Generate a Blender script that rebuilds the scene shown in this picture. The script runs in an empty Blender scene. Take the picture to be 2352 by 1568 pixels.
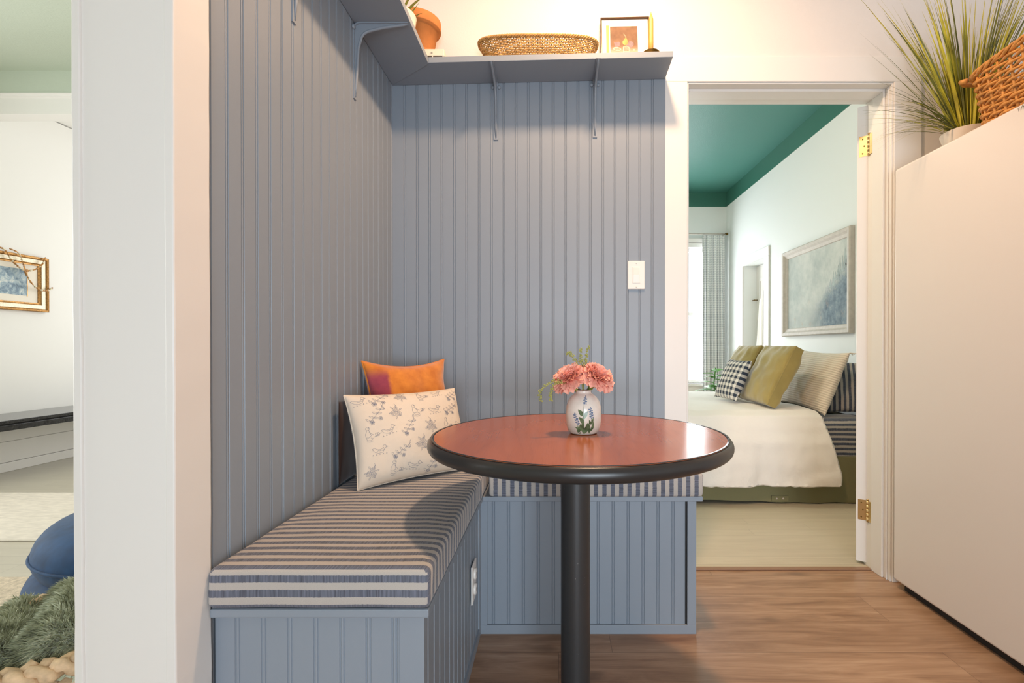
import bpy, math, random
from math import sin, cos, pi, sqrt
from mathutils import Vector, noise
random.seed(7)
sc = bpy.context.scene
COL = sc.collection
V = Vector

# ------------------------------------------------------------------ mesh builder
class MB:
    def __init__(s):
        s.v = []; s.f = []; s.mi = []; s.sm = []; s.uv = []
    def add(s, verts, faces, mi=0, smooth=False, uvs=None):
        b = len(s.v)
        s.v.extend([tuple(p) for p in verts])
        for k, fc in enumerate(faces):
            s.f.append([b + i for i in fc]); s.mi.append(mi); s.sm.append(smooth)
            s.uv.append(None if uvs is None else [uvs[i] for i in fc])
        return s
    def box(s, x0, x1, y0, y1, z0, z1, mi=0):
        v = [(x0,y0,z0),(x1,y0,z0),(x1,y1,z0),(x0,y1,z0),(x0,y0,z1),(x1,y0,z1),(x1,y1,z1),(x0,y1,z1)]
        f = [(0,3,2,1),(4,5,6,7),(0,1,5,4),(1,2,6,5),(2,3,7,6),(3,0,4,7)]
        return s.add(v, f, mi)
    def prism(s, poly, z0, z1, mi=0, smooth=False):
        """poly: ccw 2D points; z0/z1 numbers or functions of (x,y)"""
        n = len(poly)
        a = z0 if callable(z0) else (lambda x, y: z0)
        b = z1 if callable(z1) else (lambda x, y: z1)
        v = [(x, y, a(x, y)) for x, y in poly] + [(x, y, b(x, y)) for x, y in poly]
        s.add(v, [tuple(range(n - 1, -1, -1)), tuple(range(n, 2 * n))], mi)
        b0 = len(s.v) - 2 * n
        for i in range(n):
            j = (i + 1) % n
            s.f.append([b0+i, b0+j, b0+n+j, b0+n+i]); s.mi.append(mi); s.sm.append(smooth); s.uv.append(None)
        return s
    def extr(s, prof, O, A, B, E, mi=0, smooth=False):
        """closed 2D profile (a,b) placed at O + a*A + b*B, extruded along vector E"""
        O, A, B, E = V(O), V(A), V(B), V(E)
        n = len(prof)
        v = [O + A*a + B*b for a, b in prof] + [O + A*a + B*b + E for a, b in prof]
        f = [tuple(range(n-1,-1,-1)), tuple(range(n, 2*n))]
        s.add(v, f, mi)
        b0 = len(s.v) - 2*n
        for i in range(n):
            j = (i+1) % n
            s.f.append([b0+i, b0+j, b0+n+j, b0+n+i]); s.mi.append(mi); s.sm.append(smooth); s.uv.append(None)
        return s
    def tube(s, pts, r, n=6, closed=False, mi=0, caps=True, flat=1.0):
        pts = [V(p) for p in pts]; m = len(pts)
        rr = r if isinstance(r, (list, tuple)) else [r]*m
        T = []
        for i in range(m):
            a = pts[(i-1) % m] if (closed or i > 0) else pts[i]
            b = pts[(i+1) % m] if (closed or i < m-1) else pts[i]
            d = b - a
            T.append(d.normalized() if d.length > 1e-9 else V((0,0,1)))
        up = V((0,0,1)) if abs(T[0].z) < .9 else V((1,0,0))
        nrm = T[0].cross(up).normalized()
        verts = []
        for i in range(m):
            nrm = nrm - T[i]*nrm.dot(T[i])
            if nrm.length < 1e-6: nrm = T[i].orthogonal()
            nrm.normalize()
            bi = T[i].cross(nrm)
            for k in range(n):
                a = 2*pi*k/n
                verts.append(pts[i] + nrm*(cos(a)*rr[i]) + bi*(sin(a)*rr[i]*flat))
        faces = []
        for i in range(m if closed else m-1):
            j = (i+1) % m
            for k in range(n):
                l = (k+1) % n
                faces.append((i*n+k, i*n+l, j*n+l, j*n+k))
        if caps and not closed:
            faces.append(tuple(range(n-1,-1,-1))); faces.append(tuple((m-1)*n+k for k in range(n)))
        return s.add(verts, faces, mi, True)
    def lathe(s, prof, c=(0,0,0), n=32, mi=0, ax=V((0,0,1)), smooth=True):
        c = V(c); ax = V(ax).normalized()
        e1 = ax.orthogonal().normalized() if abs(ax.z) < .999 else V((1,0,0))
        e2 = ax.cross(e1)
        verts = []
        for r, z in prof:
            for k in range(n):
                a = 2*pi*k/n
                verts.append(c + ax*z + e1*(r*cos(a)) + e2*(r*sin(a)))
        faces = []
        for i in range(len(prof)-1):
            for k in range(n):
                l = (k+1) % n
                faces.append((i*n+k, i*n+l, (i+1)*n+l, (i+1)*n+k))
        return s.add(verts, faces, mi, smooth)
    def grid(s, fn, nu, nv, mi=0, smooth=True, uvfn=None, wrap=False):
        verts = []; uvs = []
        for i in range(nu + (0 if wrap else 1)):
            for j in range(nv+1):
                verts.append(fn(i/nu, j/nv))
                if uvfn: uvs.append(uvfn(i/nu, j/nv))
        faces = []
        for i in range(nu):
            i2 = (i+1) % nu if wrap else i+1
            for j in range(nv):
                faces.append((i*(nv+1)+j, i2*(nv+1)+j, i2*(nv+1)+j+1, i*(nv+1)+j+1))
        return s.add(verts, faces, mi, smooth, uvs if uvfn else None)
    def ribbon(s, pts, nrms, w, mi=0):
        m = len(pts); verts = []
        for i in range(m):
            d = (pts[min(i+1, m-1)] - pts[max(i-1, 0)])
            if d.length < 1e-9: d = V((1,0,0))
            sd = d.normalized().cross(nrms[i]).normalized()*(w/2)
            verts += [pts[i]-sd, pts[i]+sd]
        return s.add(verts, [(2*i, 2*i+1, 2*i+3, 2*i+2) for i in range(m-1)], mi)
    def build(s, name, mats, parent=None, bevel=0, bseg=2, subsurf=0, ang=35):
        me = bpy.data.meshes.new(name)
        me.from_pydata(s.v, [], s.f)
        for m in (mats if isinstance(mats, (list, tuple)) else [mats]): me.materials.append(m)
        me.polygons.foreach_set('material_index', s.mi)
        me.polygons.foreach_set('use_smooth', s.sm)
        if any(u is not None for u in s.uv):
            ul = me.uv_layers.new(name='UVMap')
            for p in me.polygons:
                u = s.uv[p.index]
                if u is not None:
                    for li, c in zip(p.loop_indices, u): ul.data[li].uv = c
        me.update()
        o = bpy.data.objects.new(name, me); COL.objects.link(o)
        if parent: o.parent = parent
        if bevel:
            b = o.modifiers.new('bevel', 'BEVEL'); b.width = bevel; b.segments = bseg; b.limit_method = 'ANGLE'; b.angle_limit = math.radians(ang)
            b.harden_normals = False
        if subsurf:
            b = o.modifiers.new('sub', 'SUBSURF'); b.levels = subsurf; b.render_levels = subsurf
        return o

def tag(o, label=None, cat=None, group=None, kind=None):
    if label: o['label'] = label
    if cat: o['category'] = cat
    if group: o['group'] = group
    if kind: o['kind'] = kind
    return o
def thing(name, label, cat, loc=(0,0,0), group=None):
    """an Empty at the origin of world coordinates; its parts are modelled in place"""
    o = bpy.data.objects.new(name, None); COL.objects.link(o)
    o.empty_display_size = .05
    return tag(o, label, cat, group)
def S(o):
    o['kind'] = 'structure'; return o

# ------------------------------------------------------------------ materials
def mat(name, col=(.8,.8,.8), rough=.5, spec=.5, metal=0, coat=0, sheen=0, var=0, vscale=8, bump=0, bscale=60, bdet=3, trans=0, stretch=None, sss=0, dist=.004):
    m = bpy.data.materials.new(name); m.use_nodes = True
    nt = m.node_tree; p = nt.nodes['Principled BSDF']
    p.inputs['Base Color'].default_value = (*col, 1)
    p.inputs['Roughness'].default_value = rough
    p.inputs['Specular IOR Level'].default_value = spec
    p.inputs['Metallic'].default_value = metal
    p.inputs['Coat Weight'].default_value = coat
    p.inputs['Sheen Weight'].default_value = sheen
    if trans: p.inputs['Transmission Weight'].default_value = trans
    tc = nt.nodes.new('ShaderNodeTexCoord'); src = tc.outputs['Object']
    if stretch:
        mp = nt.nodes.new('ShaderNodeMapping'); mp.inputs['Scale'].default_value = stretch
        nt.links.new(src, mp.inputs['Vector']); src = mp.outputs['Vector']
    if var:
        n = nt.nodes.new('ShaderNodeTexNoise'); n.inputs['Scale'].default_value = vscale; n.inputs['Detail'].default_value = 4
        nt.links.new(src, n.inputs['Vector'])
        r = nt.nodes.new('ShaderNodeValToRGB')
        r.color_ramp.elements[0].position = .3; r.color_ramp.elements[1].position = .7
        r.color_ramp.elements[0].color = (*[c*(1-var) for c in col], 1)
        r.color_ramp.elements[1].color = (*[min(1, c*(1+var)) for c in col], 1)
        nt.links.new(n.outputs['Fac'], r.inputs['Fac']); nt.links.new(r.outputs['Color'], p.inputs['Base Color'])
    if bump:
        n = nt.nodes.new('ShaderNodeTexNoise'); n.inputs['Scale'].default_value = bscale; n.inputs['Detail'].default_value = bdet
        nt.links.new(src, n.inputs['Vector'])
        b = nt.nodes.new('ShaderNodeBump'); b.inputs['Strength'].default_value = bump; b.inputs['Distance'].default_value = dist
        nt.links.new(n.outputs['Fac'], b.inputs['Height']); nt.links.new(b.outputs['Normal'], p.inputs['Normal'])
    return m

class NT:
    """tiny node helper"""
    def __init__(s, name, rough=.6, **kw):
        s.m = mat(name, rough=rough, **kw); s.nt = s.m.node_tree; s.p = s.nt.nodes['Principled BSDF']
        s.tc = [n for n in s.nt.nodes if n.bl_idname == 'ShaderNodeTexCoord'][0]
    def n(s, t, **kw):
        x = s.nt.nodes.new('ShaderNode'+t)
        for k, v in kw.items(): setattr(x, k, v)
        return x
    def l(s, a, b): s.nt.links.new(a, b)
    def put(s, sock, v):
        if isinstance(v, bpy.types.NodeSocket): s.l(v, sock)
        else:
            try: sock.default_value = v
            except Exception: sock.default_value = (*v, 1)
    def math(s, op, a, b=0, clamp=False):
        x = s.n('Math', operation=op); x.use_clamp = clamp
        s.put(x.inputs[0], a); s.put(x.inputs[1], b); return x.outputs[0]
    def mix(s, f, a, b, blend='MIX'):
        x = s.n('Mix', data_type='RGBA', blend_type=blend)
        s.put(x.inputs[0], f); s.put(x.inputs[6], a if isinstance(a, bpy.types.NodeSocket) else (*a, 1)); s.put(x.inputs[7], b if isinstance(b, bpy.types.NodeSocket) else (*b, 1))
        return x.outputs[2]
    def sep(s, vec):
        x = s.n('SeparateXYZ'); s.l(vec, x.inputs[0]); return x.outputs
    def comb(s, a, b, c=0):
        x = s.n('CombineXYZ'); s.put(x.inputs[0], a); s.put(x.inputs[1], b); s.put(x.inputs[2], c); return x.outputs[0]
    def mapv(s, vec, scale=(1,1,1), loc=(0,0,0), rot=(0,0,0)):
        x = s.n('Mapping'); s.l(vec, x.inputs[0]); x.inputs['Scale'].default_value = scale; x.inputs['Location'].default_value = loc; x.inputs['Rotation'].default_value = rot
        return x.outputs[0]
    def noise(s, vec, scale, detail=3, rough=.5, dist=0):
        x = s.n('TexNoise'); s.l(vec, x.inputs['Vector']); x.inputs['Scale'].default_value = scale; x.inputs['Detail'].default_value = detail
        x.inputs['Roughness'].default_value = rough; x.inputs['Distortion'].default_value = dist; return x.outputs['Fac']
    def ramp(s, f, stops):
        x = s.n('ValToRGB'); s.l(f, x.inputs[0]); e = x.color_ramp.elements
        while len(e) < len(stops): e.new(.5)
        for i, (p, c) in enumerate(stops): e[i].position = p; e[i].color = (*c, 1)
        return x.outputs[0]
    def step(s, f, a, b):
        x = s.n('MapRange', interpolation_type='SMOOTHSTEP'); s.put(x.inputs[0], f); x.inputs[1].default_value = a; x.inputs[2].default_value = b; return x.outputs[0]
    def color(s, c): s.l(c, s.p.inputs['Base Color'])
    def bump(s, h, strength=.3, dist=.002):
        x = s.n('Bump'); x.inputs['Strength'].default_value = strength; x.inputs['Distance'].default_value = dist; s.l(h, x.inputs['Height']); s.l(x.outputs[0], s.p.inputs['Normal'])

def stripes(name, dark, light, period, duty=.5, use='UV', axis=0, rough=.9, fray=.04, off=0):
    t = NT(name, rough=rough, sheen=.2); vec = t.tc.outputs['UV' if use == 'UV' else 'Object']
    c = t.sep(vec)[axis]
    wob = t.noise(vec, 220, 2)
    c2 = t.math('ADD', t.math('DIVIDE', t.math('ADD', c, off), period), t.math('MULTIPLY', t.math('SUBTRACT', wob, .5), fray*2))
    fr = t.math('FRACT', c2)
    a = t.step(fr, .0, .05); b = t.step(fr, duty, duty+.05)
    msk = t.math('SUBTRACT', a, b, True)                      # 1 = dark stripe
    sc_ = (500, 60, 60) if axis == 1 else (60, 500, 60)
    th = t.noise(t.mapv(vec, (900, 900, 900)), 1, 2)
    streak = t.noise(t.mapv(vec, (330, 14, 90) if axis == 1 else (14, 330, 90)), 1, 3)
    dk = t.ramp(streak, [(.3, [x*.72 for x in dark]), (.7, [min(1, x*1.6+.02) for x in dark])])
    lt = t.ramp(th, [(.25, [x*.86 for x in light]), (.75, [min(1, x*1.08) for x in light])])
    t.color(t.mix(msk, lt, dk)); t.bump(th, .35, .0008)
    return t.m

def checks(name, dark, light, period, use='UV', mid=.5):
    t = NT(name, rough=.9, sheen=.1); vec = t.tc.outputs['UV']; x, y, z = t.sep(vec)
    def band(c):
        fr = t.math('FRACT', t.math('DIVIDE', c, period)); return t.math('LESS_THAN', fr, .5)
    s_ = t.math('MULTIPLY', t.math('ADD', band(x), band(y)), .5)
    midc = [d*mid + l*(1-mid) for d, l in zip(dark, light)]
    t.color(t.ramp(s_, [(0, light), (.5, midc), (1, dark)])); t.bump(t.noise(vec, 900, 1), .2, .0006)
    return t.m

WHITE = (.80,.765,.725)
m_wall = mat('wall_paint', WHITE, .55, .35, bump=.22, bscale=140, bdet=2, dist=.002)
m_trim = mat('trim_paint', (.82,.80,.765), .38, .45, bump=.12, bscale=28, bdet=4, stretch=(1,1,.12), dist=.002)
m_blue = mat('slate_paint', (.27,.312,.363), .42, .5, bump=.08, bscale=380, bdet=1, dist=.001)
m_bedwall = mat('bedroom_wall_paint', (.83,.85,.84), .6, .3, bump=.15, bscale=120, dist=.002)
m_teal = mat('teal_ceiling_paint', (.055,.20,.165), .5, .4, bump=.4, bscale=120, dist=.003)
m_tealshade = mat('teal_shaded_band', (.045,.165,.125), .4, .5)  # ceiling teal made darker for the shade on the wall band
m_sage = mat('sage_paint', (.56,.63,.53), .7, .3, bump=.4, bscale=90, dist=.004)
m_livwall = mat('living_wall_paint', (.86,.85,.82), .6, .3, bump=.1, bscale=100, dist=.002)
m_black = mat('black_metal', (.028,.028,.028), .42, .5, bump=.15, bscale=500, bdet=1, dist=.0006)
def flecked():
    t = NT('black_flecked_metal', rough=.42, bump=.15, bscale=500, bdet=1, dist=.0006); v = t.tc.outputs['Object']
    t.color(t.mix(t.step(t.noise(v, 210, 1), .80, .83), (.03,.03,.031), (.45,.43,.40))); return t.m
m_vinyl = mat('black_vinyl_edge', (.024,.023,.023), .3, .5, bump=.05, bscale=200, dist=.001)
m_fridge = mat('white_enamel', (.78,.735,.70), .32, .5, bump=.12, bscale=420, bdet=1, dist=.0008)
m_darkgap = mat('dark_gap_fill', (.02,.018,.017), .7)
m_brass = mat('brass', (.80,.60,.30), .32, metal=1)
m_plastic = mat('white_plastic', (.86,.83,.78), .35, .5)
m_dark = mat('dark_ink', (.05,.04,.035), .7)
m_terra = mat('terracotta', (.56,.22,.07), .85, .2, var=.15, vscale=14, bump=.1, bscale=90)
m_ivory = mat('ivory_ceramic', (.82,.76,.62), .35)
m_leaf = mat('leaf_green', (.16,.26,.04), .45, .4, var=.4, vscale=6)
m_leaf2 = mat('fresh_leaf_green', (.09,.30,.03), .45, .4, var=.35, vscale=9)
m_soil = mat('soil', (.05,.035,.025), .95, bump=.5)
m_wick1 = mat('honey_wicker', (.50,.28,.09), .5, .4, var=.35, vscale=60)
m_wick2 = mat('orange_wicker', (.62,.29,.07), .42, .45, var=.3, vscale=50)
m_candle = mat('mustard_wax', (.66,.36,.08), .45)
m_oldbrass = mat('aged_brass', (.22,.13,.035), .3, metal=1, var=.4, vscale=40)
m_mat = mat('picture_mat_board', (.86,.80,.70), .8)
m_duvet = mat('white_cotton', (.84,.79,.745), .9, .2, sheen=.2, bump=.35, bscale=16, bdet=6, dist=.012)
m_olivesk = mat('olive_fabric', (.215,.20,.105), .9, .2, sheen=.15, bump=.2, bscale=300, dist=.001)
m_olive = mat('olive_velvet', (.35,.265,.085), .8, .2, sheen=.6, var=.12, vscale=10)
m_navy = mat('navy_velvet', (.012,.06,.16), .7, .25, sheen=.12, var=.3, vscale=16, bump=.15, bscale=40, dist=.003)
m_cotton = mat('cream_robe_cotton', (.68,.64,.58), .9, .2)
m_silver = mat('champagne_frame', (.58,.52,.465), .6, metal=0, var=.08, vscale=30)
m_gold = mat('antique_gold', (.42,.22,.07), .4, metal=.75, var=.35, vscale=90)
m_goldlt = mat('pale_gilding', (.75,.68,.52), .45, metal=.3, var=.2, vscale=120)
m_bead = mat('amber_bead', (.55,.27,.08), .3, .5, var=.5, vscale=50)
m_stone = mat('black_gloss_slab', (.018,.018,.02), .12, .5, var=.5, vscale=50)
m_jute = mat('jute_weave', (.66,.56,.43), .95, .1, var=.2, vscale=70, bump=.8, bscale=160, dist=.004)
m_rug = mat('cream_rug', (.72,.665,.575), .95, .1, var=.1, vscale=60, bump=.6, bscale=200, dist=.003, stretch=(.3,1,1))
m_sea = mat('seagrass', (.70,.50,.31), .6, .3, var=.3, vscale=40, bump=.3, bscale=120)
m_pet = mat('coral_petal', (.97,.46,.36), .7, .2, var=.12, vscale=60)
m_calyx = mat('calyx_green', (.20,.26,.05), .55)
m_stem = mat('stem_dark', (.07,.08,.03), .6)
m_sprig = mat('sprig_green', (.38,.40,.12), .6)
m_glaze = mat('speckled_glaze', (.78,.74,.66), .12, .5, var=.08, vscale=50)
m_blpaint = mat('blue_glaze_dots', (.12,.19,.32), .2)
m_grpaint = mat('green_glaze_leaf', (.13,.20,.10), .2, var=.5, vscale=80)
m_rim = mat('bare_clay', (.42,.27,.16), .8)

def wood_table():
    t = NT('cherry_laminate', rough=.16, spec=.32); v = t.tc.outputs['Object']
    h = t.noise(t.mapv(v, (4.5, .9, 1)), 1.0, 2, .45)
    lines = t.math('SINE', t.math('MULTIPLY', h, 90))
    fine = t.noise(t.mapv(v, (330, 11, 1)), 1, 3)
    c = t.ramp(t.noise(t.mapv(v, (11, 1.3, 1)), 1, 3), [(.3, (.36,.094,.032)), (.7, (.47,.132,.047))])
    c = t.mix(t.math('MULTIPLY', t.step(lines, .45, 1), .08), c, (.20,.05,.02))
    c = t.mix(t.math('MULTIPLY', t.step(fine, .5, .75), .18), c, (.18,.045,.02))
    t.color(c)
    t.l(t.ramp(t.noise(v, 6, 2), [(.3, (.17,)*3), (.7, (.23,)*3)]), t.p.inputs['Roughness'])
    return t.m
m_cherry = wood_table()

def plank_floor(name, cols, seam, pw, pl, rough, offx=0, offy=0, bump=.25, knots=True, seamw=.0018):
    t = NT(name, rough=rough); v = t.tc.outputs['Object']; v2 = t.mapv(v, loc=(offx, offy, 0)); x, y, z = t.sep(v2)
    row = t.math('FLOOR', t.math('DIVIDE', y, pw))
    w1 = t.n('TexWhiteNoise', noise_dimensions='1D'); t.l(row, w1.inputs['W'])
    xs = t.math('ADD', t.math('DIVIDE', x, pl), w1.outputs['Value'])
    ci = t.math('FLOOR', xs)
    w2 = t.n('TexWhiteNoise', noise_dimensions='2D'); t.l(t.comb(row, ci), w2.inputs['Vector'])
    fy = t.math('FRACT', t.math('DIVIDE', y, pw)); fx = t.math('FRACT', xs)
    ey = t.math('LESS_THAN', fy, seamw/pw); ex = t.math('LESS_THAN', fx, seamw/pl)
    sm_ = t.math('MAXIMUM', ey, ex)
    shift = t.math('MULTIPLY', w2.outputs['Value'], 13)
    gv = t.comb(t.math('ADD', t.math('MULTIPLY', x, 2.4), shift), t.math('MULTIPLY', y, 22), shift)
    g1 = t.noise(gv, 1.0, 5, .62, .9)
    g2 = t.noise(t.comb(t.math('MULTIPLY', x, 9), t.math('MULTIPLY', y, 260), shift), 1, 3)
    base = t.ramp(g1, [(.25, cols[0]), (.5, cols[1]), (.75, cols[2])])
    base = t.mix(t.math('MULTIPLY', t.step(g2, .45, .75), .35), base, cols[0])
    base = t.mix(t.math('MULTIPLY', w2.outputs['Value'], .3), base, cols[0])
    if knots:
        k = t.noise(t.comb(t.math('MULTIPLY', x, 3.2), t.math('MULTIPLY', y, 8), shift), 1.3, 2)
        base = t.mix(t.math('MULTIPLY', t.step(k, .62, .78), .6), base, [c*.55 for c in cols[0]])
    t.color(t.mix(t.math('MULTIPLY', sm_, .55), base, [c*.3 for c in cols[0]]))
    t.bump(t.math('SUBTRACT', g2, t.math('MULTIPLY', sm_, 2)), bump, .0008)
    return t.m
m_floor = plank_floor('oak_laminate', [(.22,.115,.06), (.41,.245,.145), (.56,.37,.24)], None, .178, 1.22, .33, offx=.41, offy=.035)
m_bfloor = plank_floor('painted_floor', [(.54,.475,.36), (.60,.53,.405), (.65,.58,.45)], None, .085, 3.0, .35, knots=False, bump=.15, seamw=.0012)
m_lfloor = plank_floor('pale_painted_floor', [(.52,.48,.39), (.57,.53,.43), (.62,.575,.475)], None, .085, 3.0, .3, knots=False, bump=.15, seamw=.0012)

m_ticking = stripes('ticking_stripe', (.10,.11,.145), (.50,.46,.42), .0278, .5, 'UV', 0)
m_sheet = stripes('sheet_stripe', (.045,.055,.085), (.42,.39,.36), .030, .52, 'UV', 0, fray=.08)
m_gingham = checks('navy_gingham', (.02,.03,.055), (.80,.74,.68), .042)
m_curtain = checks('grey_check_curtain', (.60,.63,.64), (.92,.92,.91), .03, mid=.4)
def ribbed(name, col):
    t = NT(name, rough=.9, sheen=.15); v = t.tc.outputs['UV']; x, y, z = t.sep(v)
    w = t.math('SINE', t.math('ADD', t.math('MULTIPLY', y, 420), t.math('MULTIPLY', t.noise(v, 9, 2), 5)))
    t.color(t.ramp(w, [(0, [c*.86 for c in col]), (1, col)])); t.bump(w, .5, .003); return t.m
m_ribbed = ribbed('crinkle_cotton', (.80,.70,.58))
def velvet_orange():
    t = NT('orange_velvet', rough=.85, sheen=.5); v = t.tc.outputs['UV']; x, y, z = t.sep(v)
    n = t.noise(v, 28, 4)
    o = t.ramp(n, [(.3, (.60,.165,.012)), (.7, (.80,.27,.03))])
    p = t.ramp(n, [(.3, (.26,.03,.07)), (.7, (.42,.06,.09))])
    xx = t.math('ADD', x, t.math('MULTIPLY', t.math('SUBTRACT', n, .5), .02))
    band = t.math('MULTIPLY', t.math('SUBTRACT', 1, t.step(xx, -.112, -.092)), t.math('SUBTRACT', 1, t.step(y, .115, .16)))
    t.color(t.mix(band, o, p)); t.bump(t.noise(v, 300, 2), .2, .001); return t.m
m_orange = velvet_orange()
m_linen = mat('cream_linen', (.80,.69,.56), .9, .2, sheen=.1, bump=.2, bscale=350, dist=.001)
m_brownback = mat('dark_brown_velvet', (.035,.015,.010), .8, .2, sheen=.3)
m_toile = mat('toile_ink', (.23,.24,.30), .9, .1)
def hair_mat():
    t = NT('sage_fur', rough=.6, sheen=.4); v = t.tc.outputs['Object']
    t.color(t.ramp(t.noise(v, 30, 3), [(.3, (.15,.165,.085)), (.5, (.38,.41,.26)), (.72, (.70,.73,.56))])); return t.m
m_fur = hair_mat()
def glass_mat():
    m = bpy.data.materials.new('window_glass'); m.use_nodes = True; nt = m.node_tree
    for n in list(nt.nodes): nt.nodes.remove(n)
    o = nt.nodes.new('ShaderNodeOutputMaterial'); a = nt.nodes.new('ShaderNodeBsdfTransparent'); b = nt.nodes.new('ShaderNodeBsdfGlossy'); b.inputs['Roughness'].default_value = .02
    mx = nt.nodes.new('ShaderNodeMixShader'); mx.inputs[0].default_value = .06
    nt.links.new(a.outputs[0], mx.inputs[1]); nt.links.new(b.outputs[0], mx.inputs[2]); nt.links.new(mx.outputs[0], o.inputs[0]); return m
m_glass = glass_mat()

# ------------------------------------------------------------------ geometry constants
XL = -.662      # face of the panelled left wall
YB = 2.05       # face of the back wall
YB2 = 2.22      # bedroom side of the back wall
CEIL = 2.93
BXR, BYF = 2.2, 6.32   # bedroom right wall, far wall
LXL = -4.3      # living room far left wall
ZS = .551       # top of the seat cushions

def bead_profile(L, phase, pitch=.0508, depth=.0026, back=.014):
    p = [(0, 0)]
    s = phase % pitch
    while s < L - .008:
        if s > .008:
            p += [(s-.0056,0),(s-.0044,-depth),(s-.0032,-depth),(s-.0022,-.0006),(s,0),(s+.0022,-.0006),(s+.0032,-depth),(s+.0044,-depth),(s+.0056,0)]
        s += pitch
    p += [(L, 0), (L, -back), (0, -back)]
    return p

# ------------------------------------------------------------------ structure: kitchen
b = MB(); b.box(-.85, 2.45, -2.6, 2.152, -.06, 0); S(b.build('floor', m_floor))
b = MB(); b.box(-.85, 2.45, -2.6, YB2, CEIL, CEIL+.08); S(b.build('ceiling', m_wall))
b = MB()
b.box(-.85, .55, YB, YB2, 0, CEIL); b.box(1.399, 2.45, YB, YB2, 0, CEIL); b.box(.55, 1.399, YB, YB2, 2.062, CEIL)
S(b.build('wall_back', m_wall))
b = MB(); b.extr(bead_profile(.456-XL, -.3076-XL), (XL, YB-.014, 0), (1,0,0), (0,-1,0), (0,0,2.082)); S(b.build('wall_back_beadboard', m_blue))
# left wall: body + beadboard face
b = MB()
b.box(-.815, XL-.014, .86, 3.5, 0, CEIL); b.box(-.815, XL-.014, -2.6, -1.1, 0, CEIL); b.box(-.815, XL-.014, -1.1, .86, 2.2, CEIL)
b.box(XL-.014, XL, .95, YB, 2.06, CEIL)
S(b.build('wall_left', m_wall))
b = MB(); y0 = .945; b.extr(bead_profile(YB-.014-y0, 1.2587-y0), (XL-.014+.014, y0, 0), (0,1,0), (1,0,0), (0,0,2.06)); S(b.build('wall_left_beadboard', m_blue))
b = MB(); b.box(2.3, 2.45, -2.6, YB, 0, CEIL); S(b.build('wall_right', m_wall))
b = MB(); b.box(-.85, -.1, -2.6, -2.5, 0, CEIL); b.box(1.5, 2.45, -2.6, -2.5, 0, CEIL); b.box(-.1, 1.5, -2.6, -2.5, 0, .06); b.box(-.1, 1.5, -2.6, -2.5, 2.15, CEIL)
S(b.build('wall_front', m_wall))
# cased opening in the left wall
def wobble_post(x0, x1, y0, y1, z0, z1, amp=.0012, seed=0):
    m = MB(); n = 60
    def q(x, y, z, k): 
        d = noise.noise(V((x*7+seed, k*3.1, z*9)))*amp + noise.noise(V((x*7+seed, k*3.1, z*31)))*amp*.5
        return (x + d, y, z)
    ring = [(x0,y0),(x1,y0),(x1,y1),(x0,y1)]
    vs = []
    for i in range(n+1):
        z = z0 + (z1-z0)*i/n
        for k, (x, y) in enumerate(ring): vs.append(q(x, y, z, k))
    fs = []
    for i in range(n):
        for k in range(4):
            l = (k+1) % 4; fs.append((i*4+k, i*4+l, i*4+4+l, i*4+4+k))
    fs += [(3,2,1,0), tuple(n*4+k for k in range(4))]
    return m.add(vs, fs)
S(wobble_post(-.672, -.655, .854, .9455, 0, 2.3, seed=1).build('trim_1', m_trim, bevel=.003))
S(wobble_post(-.818, -.670, .858, .90, 0, 2.3, .0006, seed=5).build('trim_2', m_trim, bevel=.001))
S(wobble_post(-.831, -.815, .854, .945, 0, 2.3, seed=9).build('trim_3', m_trim, bevel=.003))
# door casing on the kitchen side
b = MB(); b.box(.4565, .55, YB-.010, YB, 0, 2.062); b.box(1.399, 1.511, YB-.012, YB, 0, 2.062); b.box(.4565, 1.511, YB-.010, YB, 2.0625, 2.165)
S(b.build('trim_4', m_trim, bevel=.0025))
# jamb lining with stops
b = MB()
b.box(.55, .556, YB-.004, YB2, 0, 2.062); b.box(1.393, 1.399, YB-.004, YB2, 0, 2.056); b.box(.55, 1.399, YB-.004, YB2, 2.056, 2.062)
b.box(.556, .568, 2.085, 2.155, 0, 2.056); b.box(1.383, 1.393, 2.085, 2.155, 0, 2.056); b.box(.568, 1.383, 2.085, 2.155, 2.045, 2.056)
b.box(1.388, 1.393, 2.062, 2.068, 0, 2.05)
S(b.build('trim_5', m_trim, bevel=.002))
b = MB(); b.box(.556, 1.383, 2.148, 2.175, 0, .007); S(b.build('trim_6', mat('threshold_wood', (.30,.17,.10), .4), bevel=.003))

# ------------------------------------------------------------------ structure: bedroom
b = MB(); b.box(-.7, 2.45, 2.152, 6.4, -.06, 0); S(b.build('floor_bedroom', m_bfloor))
b = MB(); b.box(-.7, 2.45, YB2, 6.4, 2.95, 3.02); S(b.build('ceiling_bedroom', m_teal))
b = MB(); DY0, DY1, DZ = 5.157, 5.737, 1.914
b.box(BXR, 2.36, YB2, DY0, 0, 2.95); b.box(BXR, 2.36, DY1, 6.4, 0, 2.95); b.box(BXR, 2.36, DY0, DY1, DZ, 2.95)
S(b.build('wall_bedroom_right', m_bedwall))
b = MB(); WX0, WX1, WZ0, WZ1 = .75, 1.96, .52, 2.25
b.box(-.7, WX0, BYF, 6.44, 0, 2.95); b.box(WX1, BXR, BYF, 6.44, 0, 2.95); b.box(WX0, WX1, BYF, 6.44, 0, WZ0); b.box(WX0, WX1, BYF, 6.44, WZ1, 2.95)
S(b.build('wall_bedroom_back', m_bedwall))
b = MB(); b.box(-.7, -.6, YB2, 6.32, 0, 2.95); S(b.build('wall_bedroom_left', m_bedwall))
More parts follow.
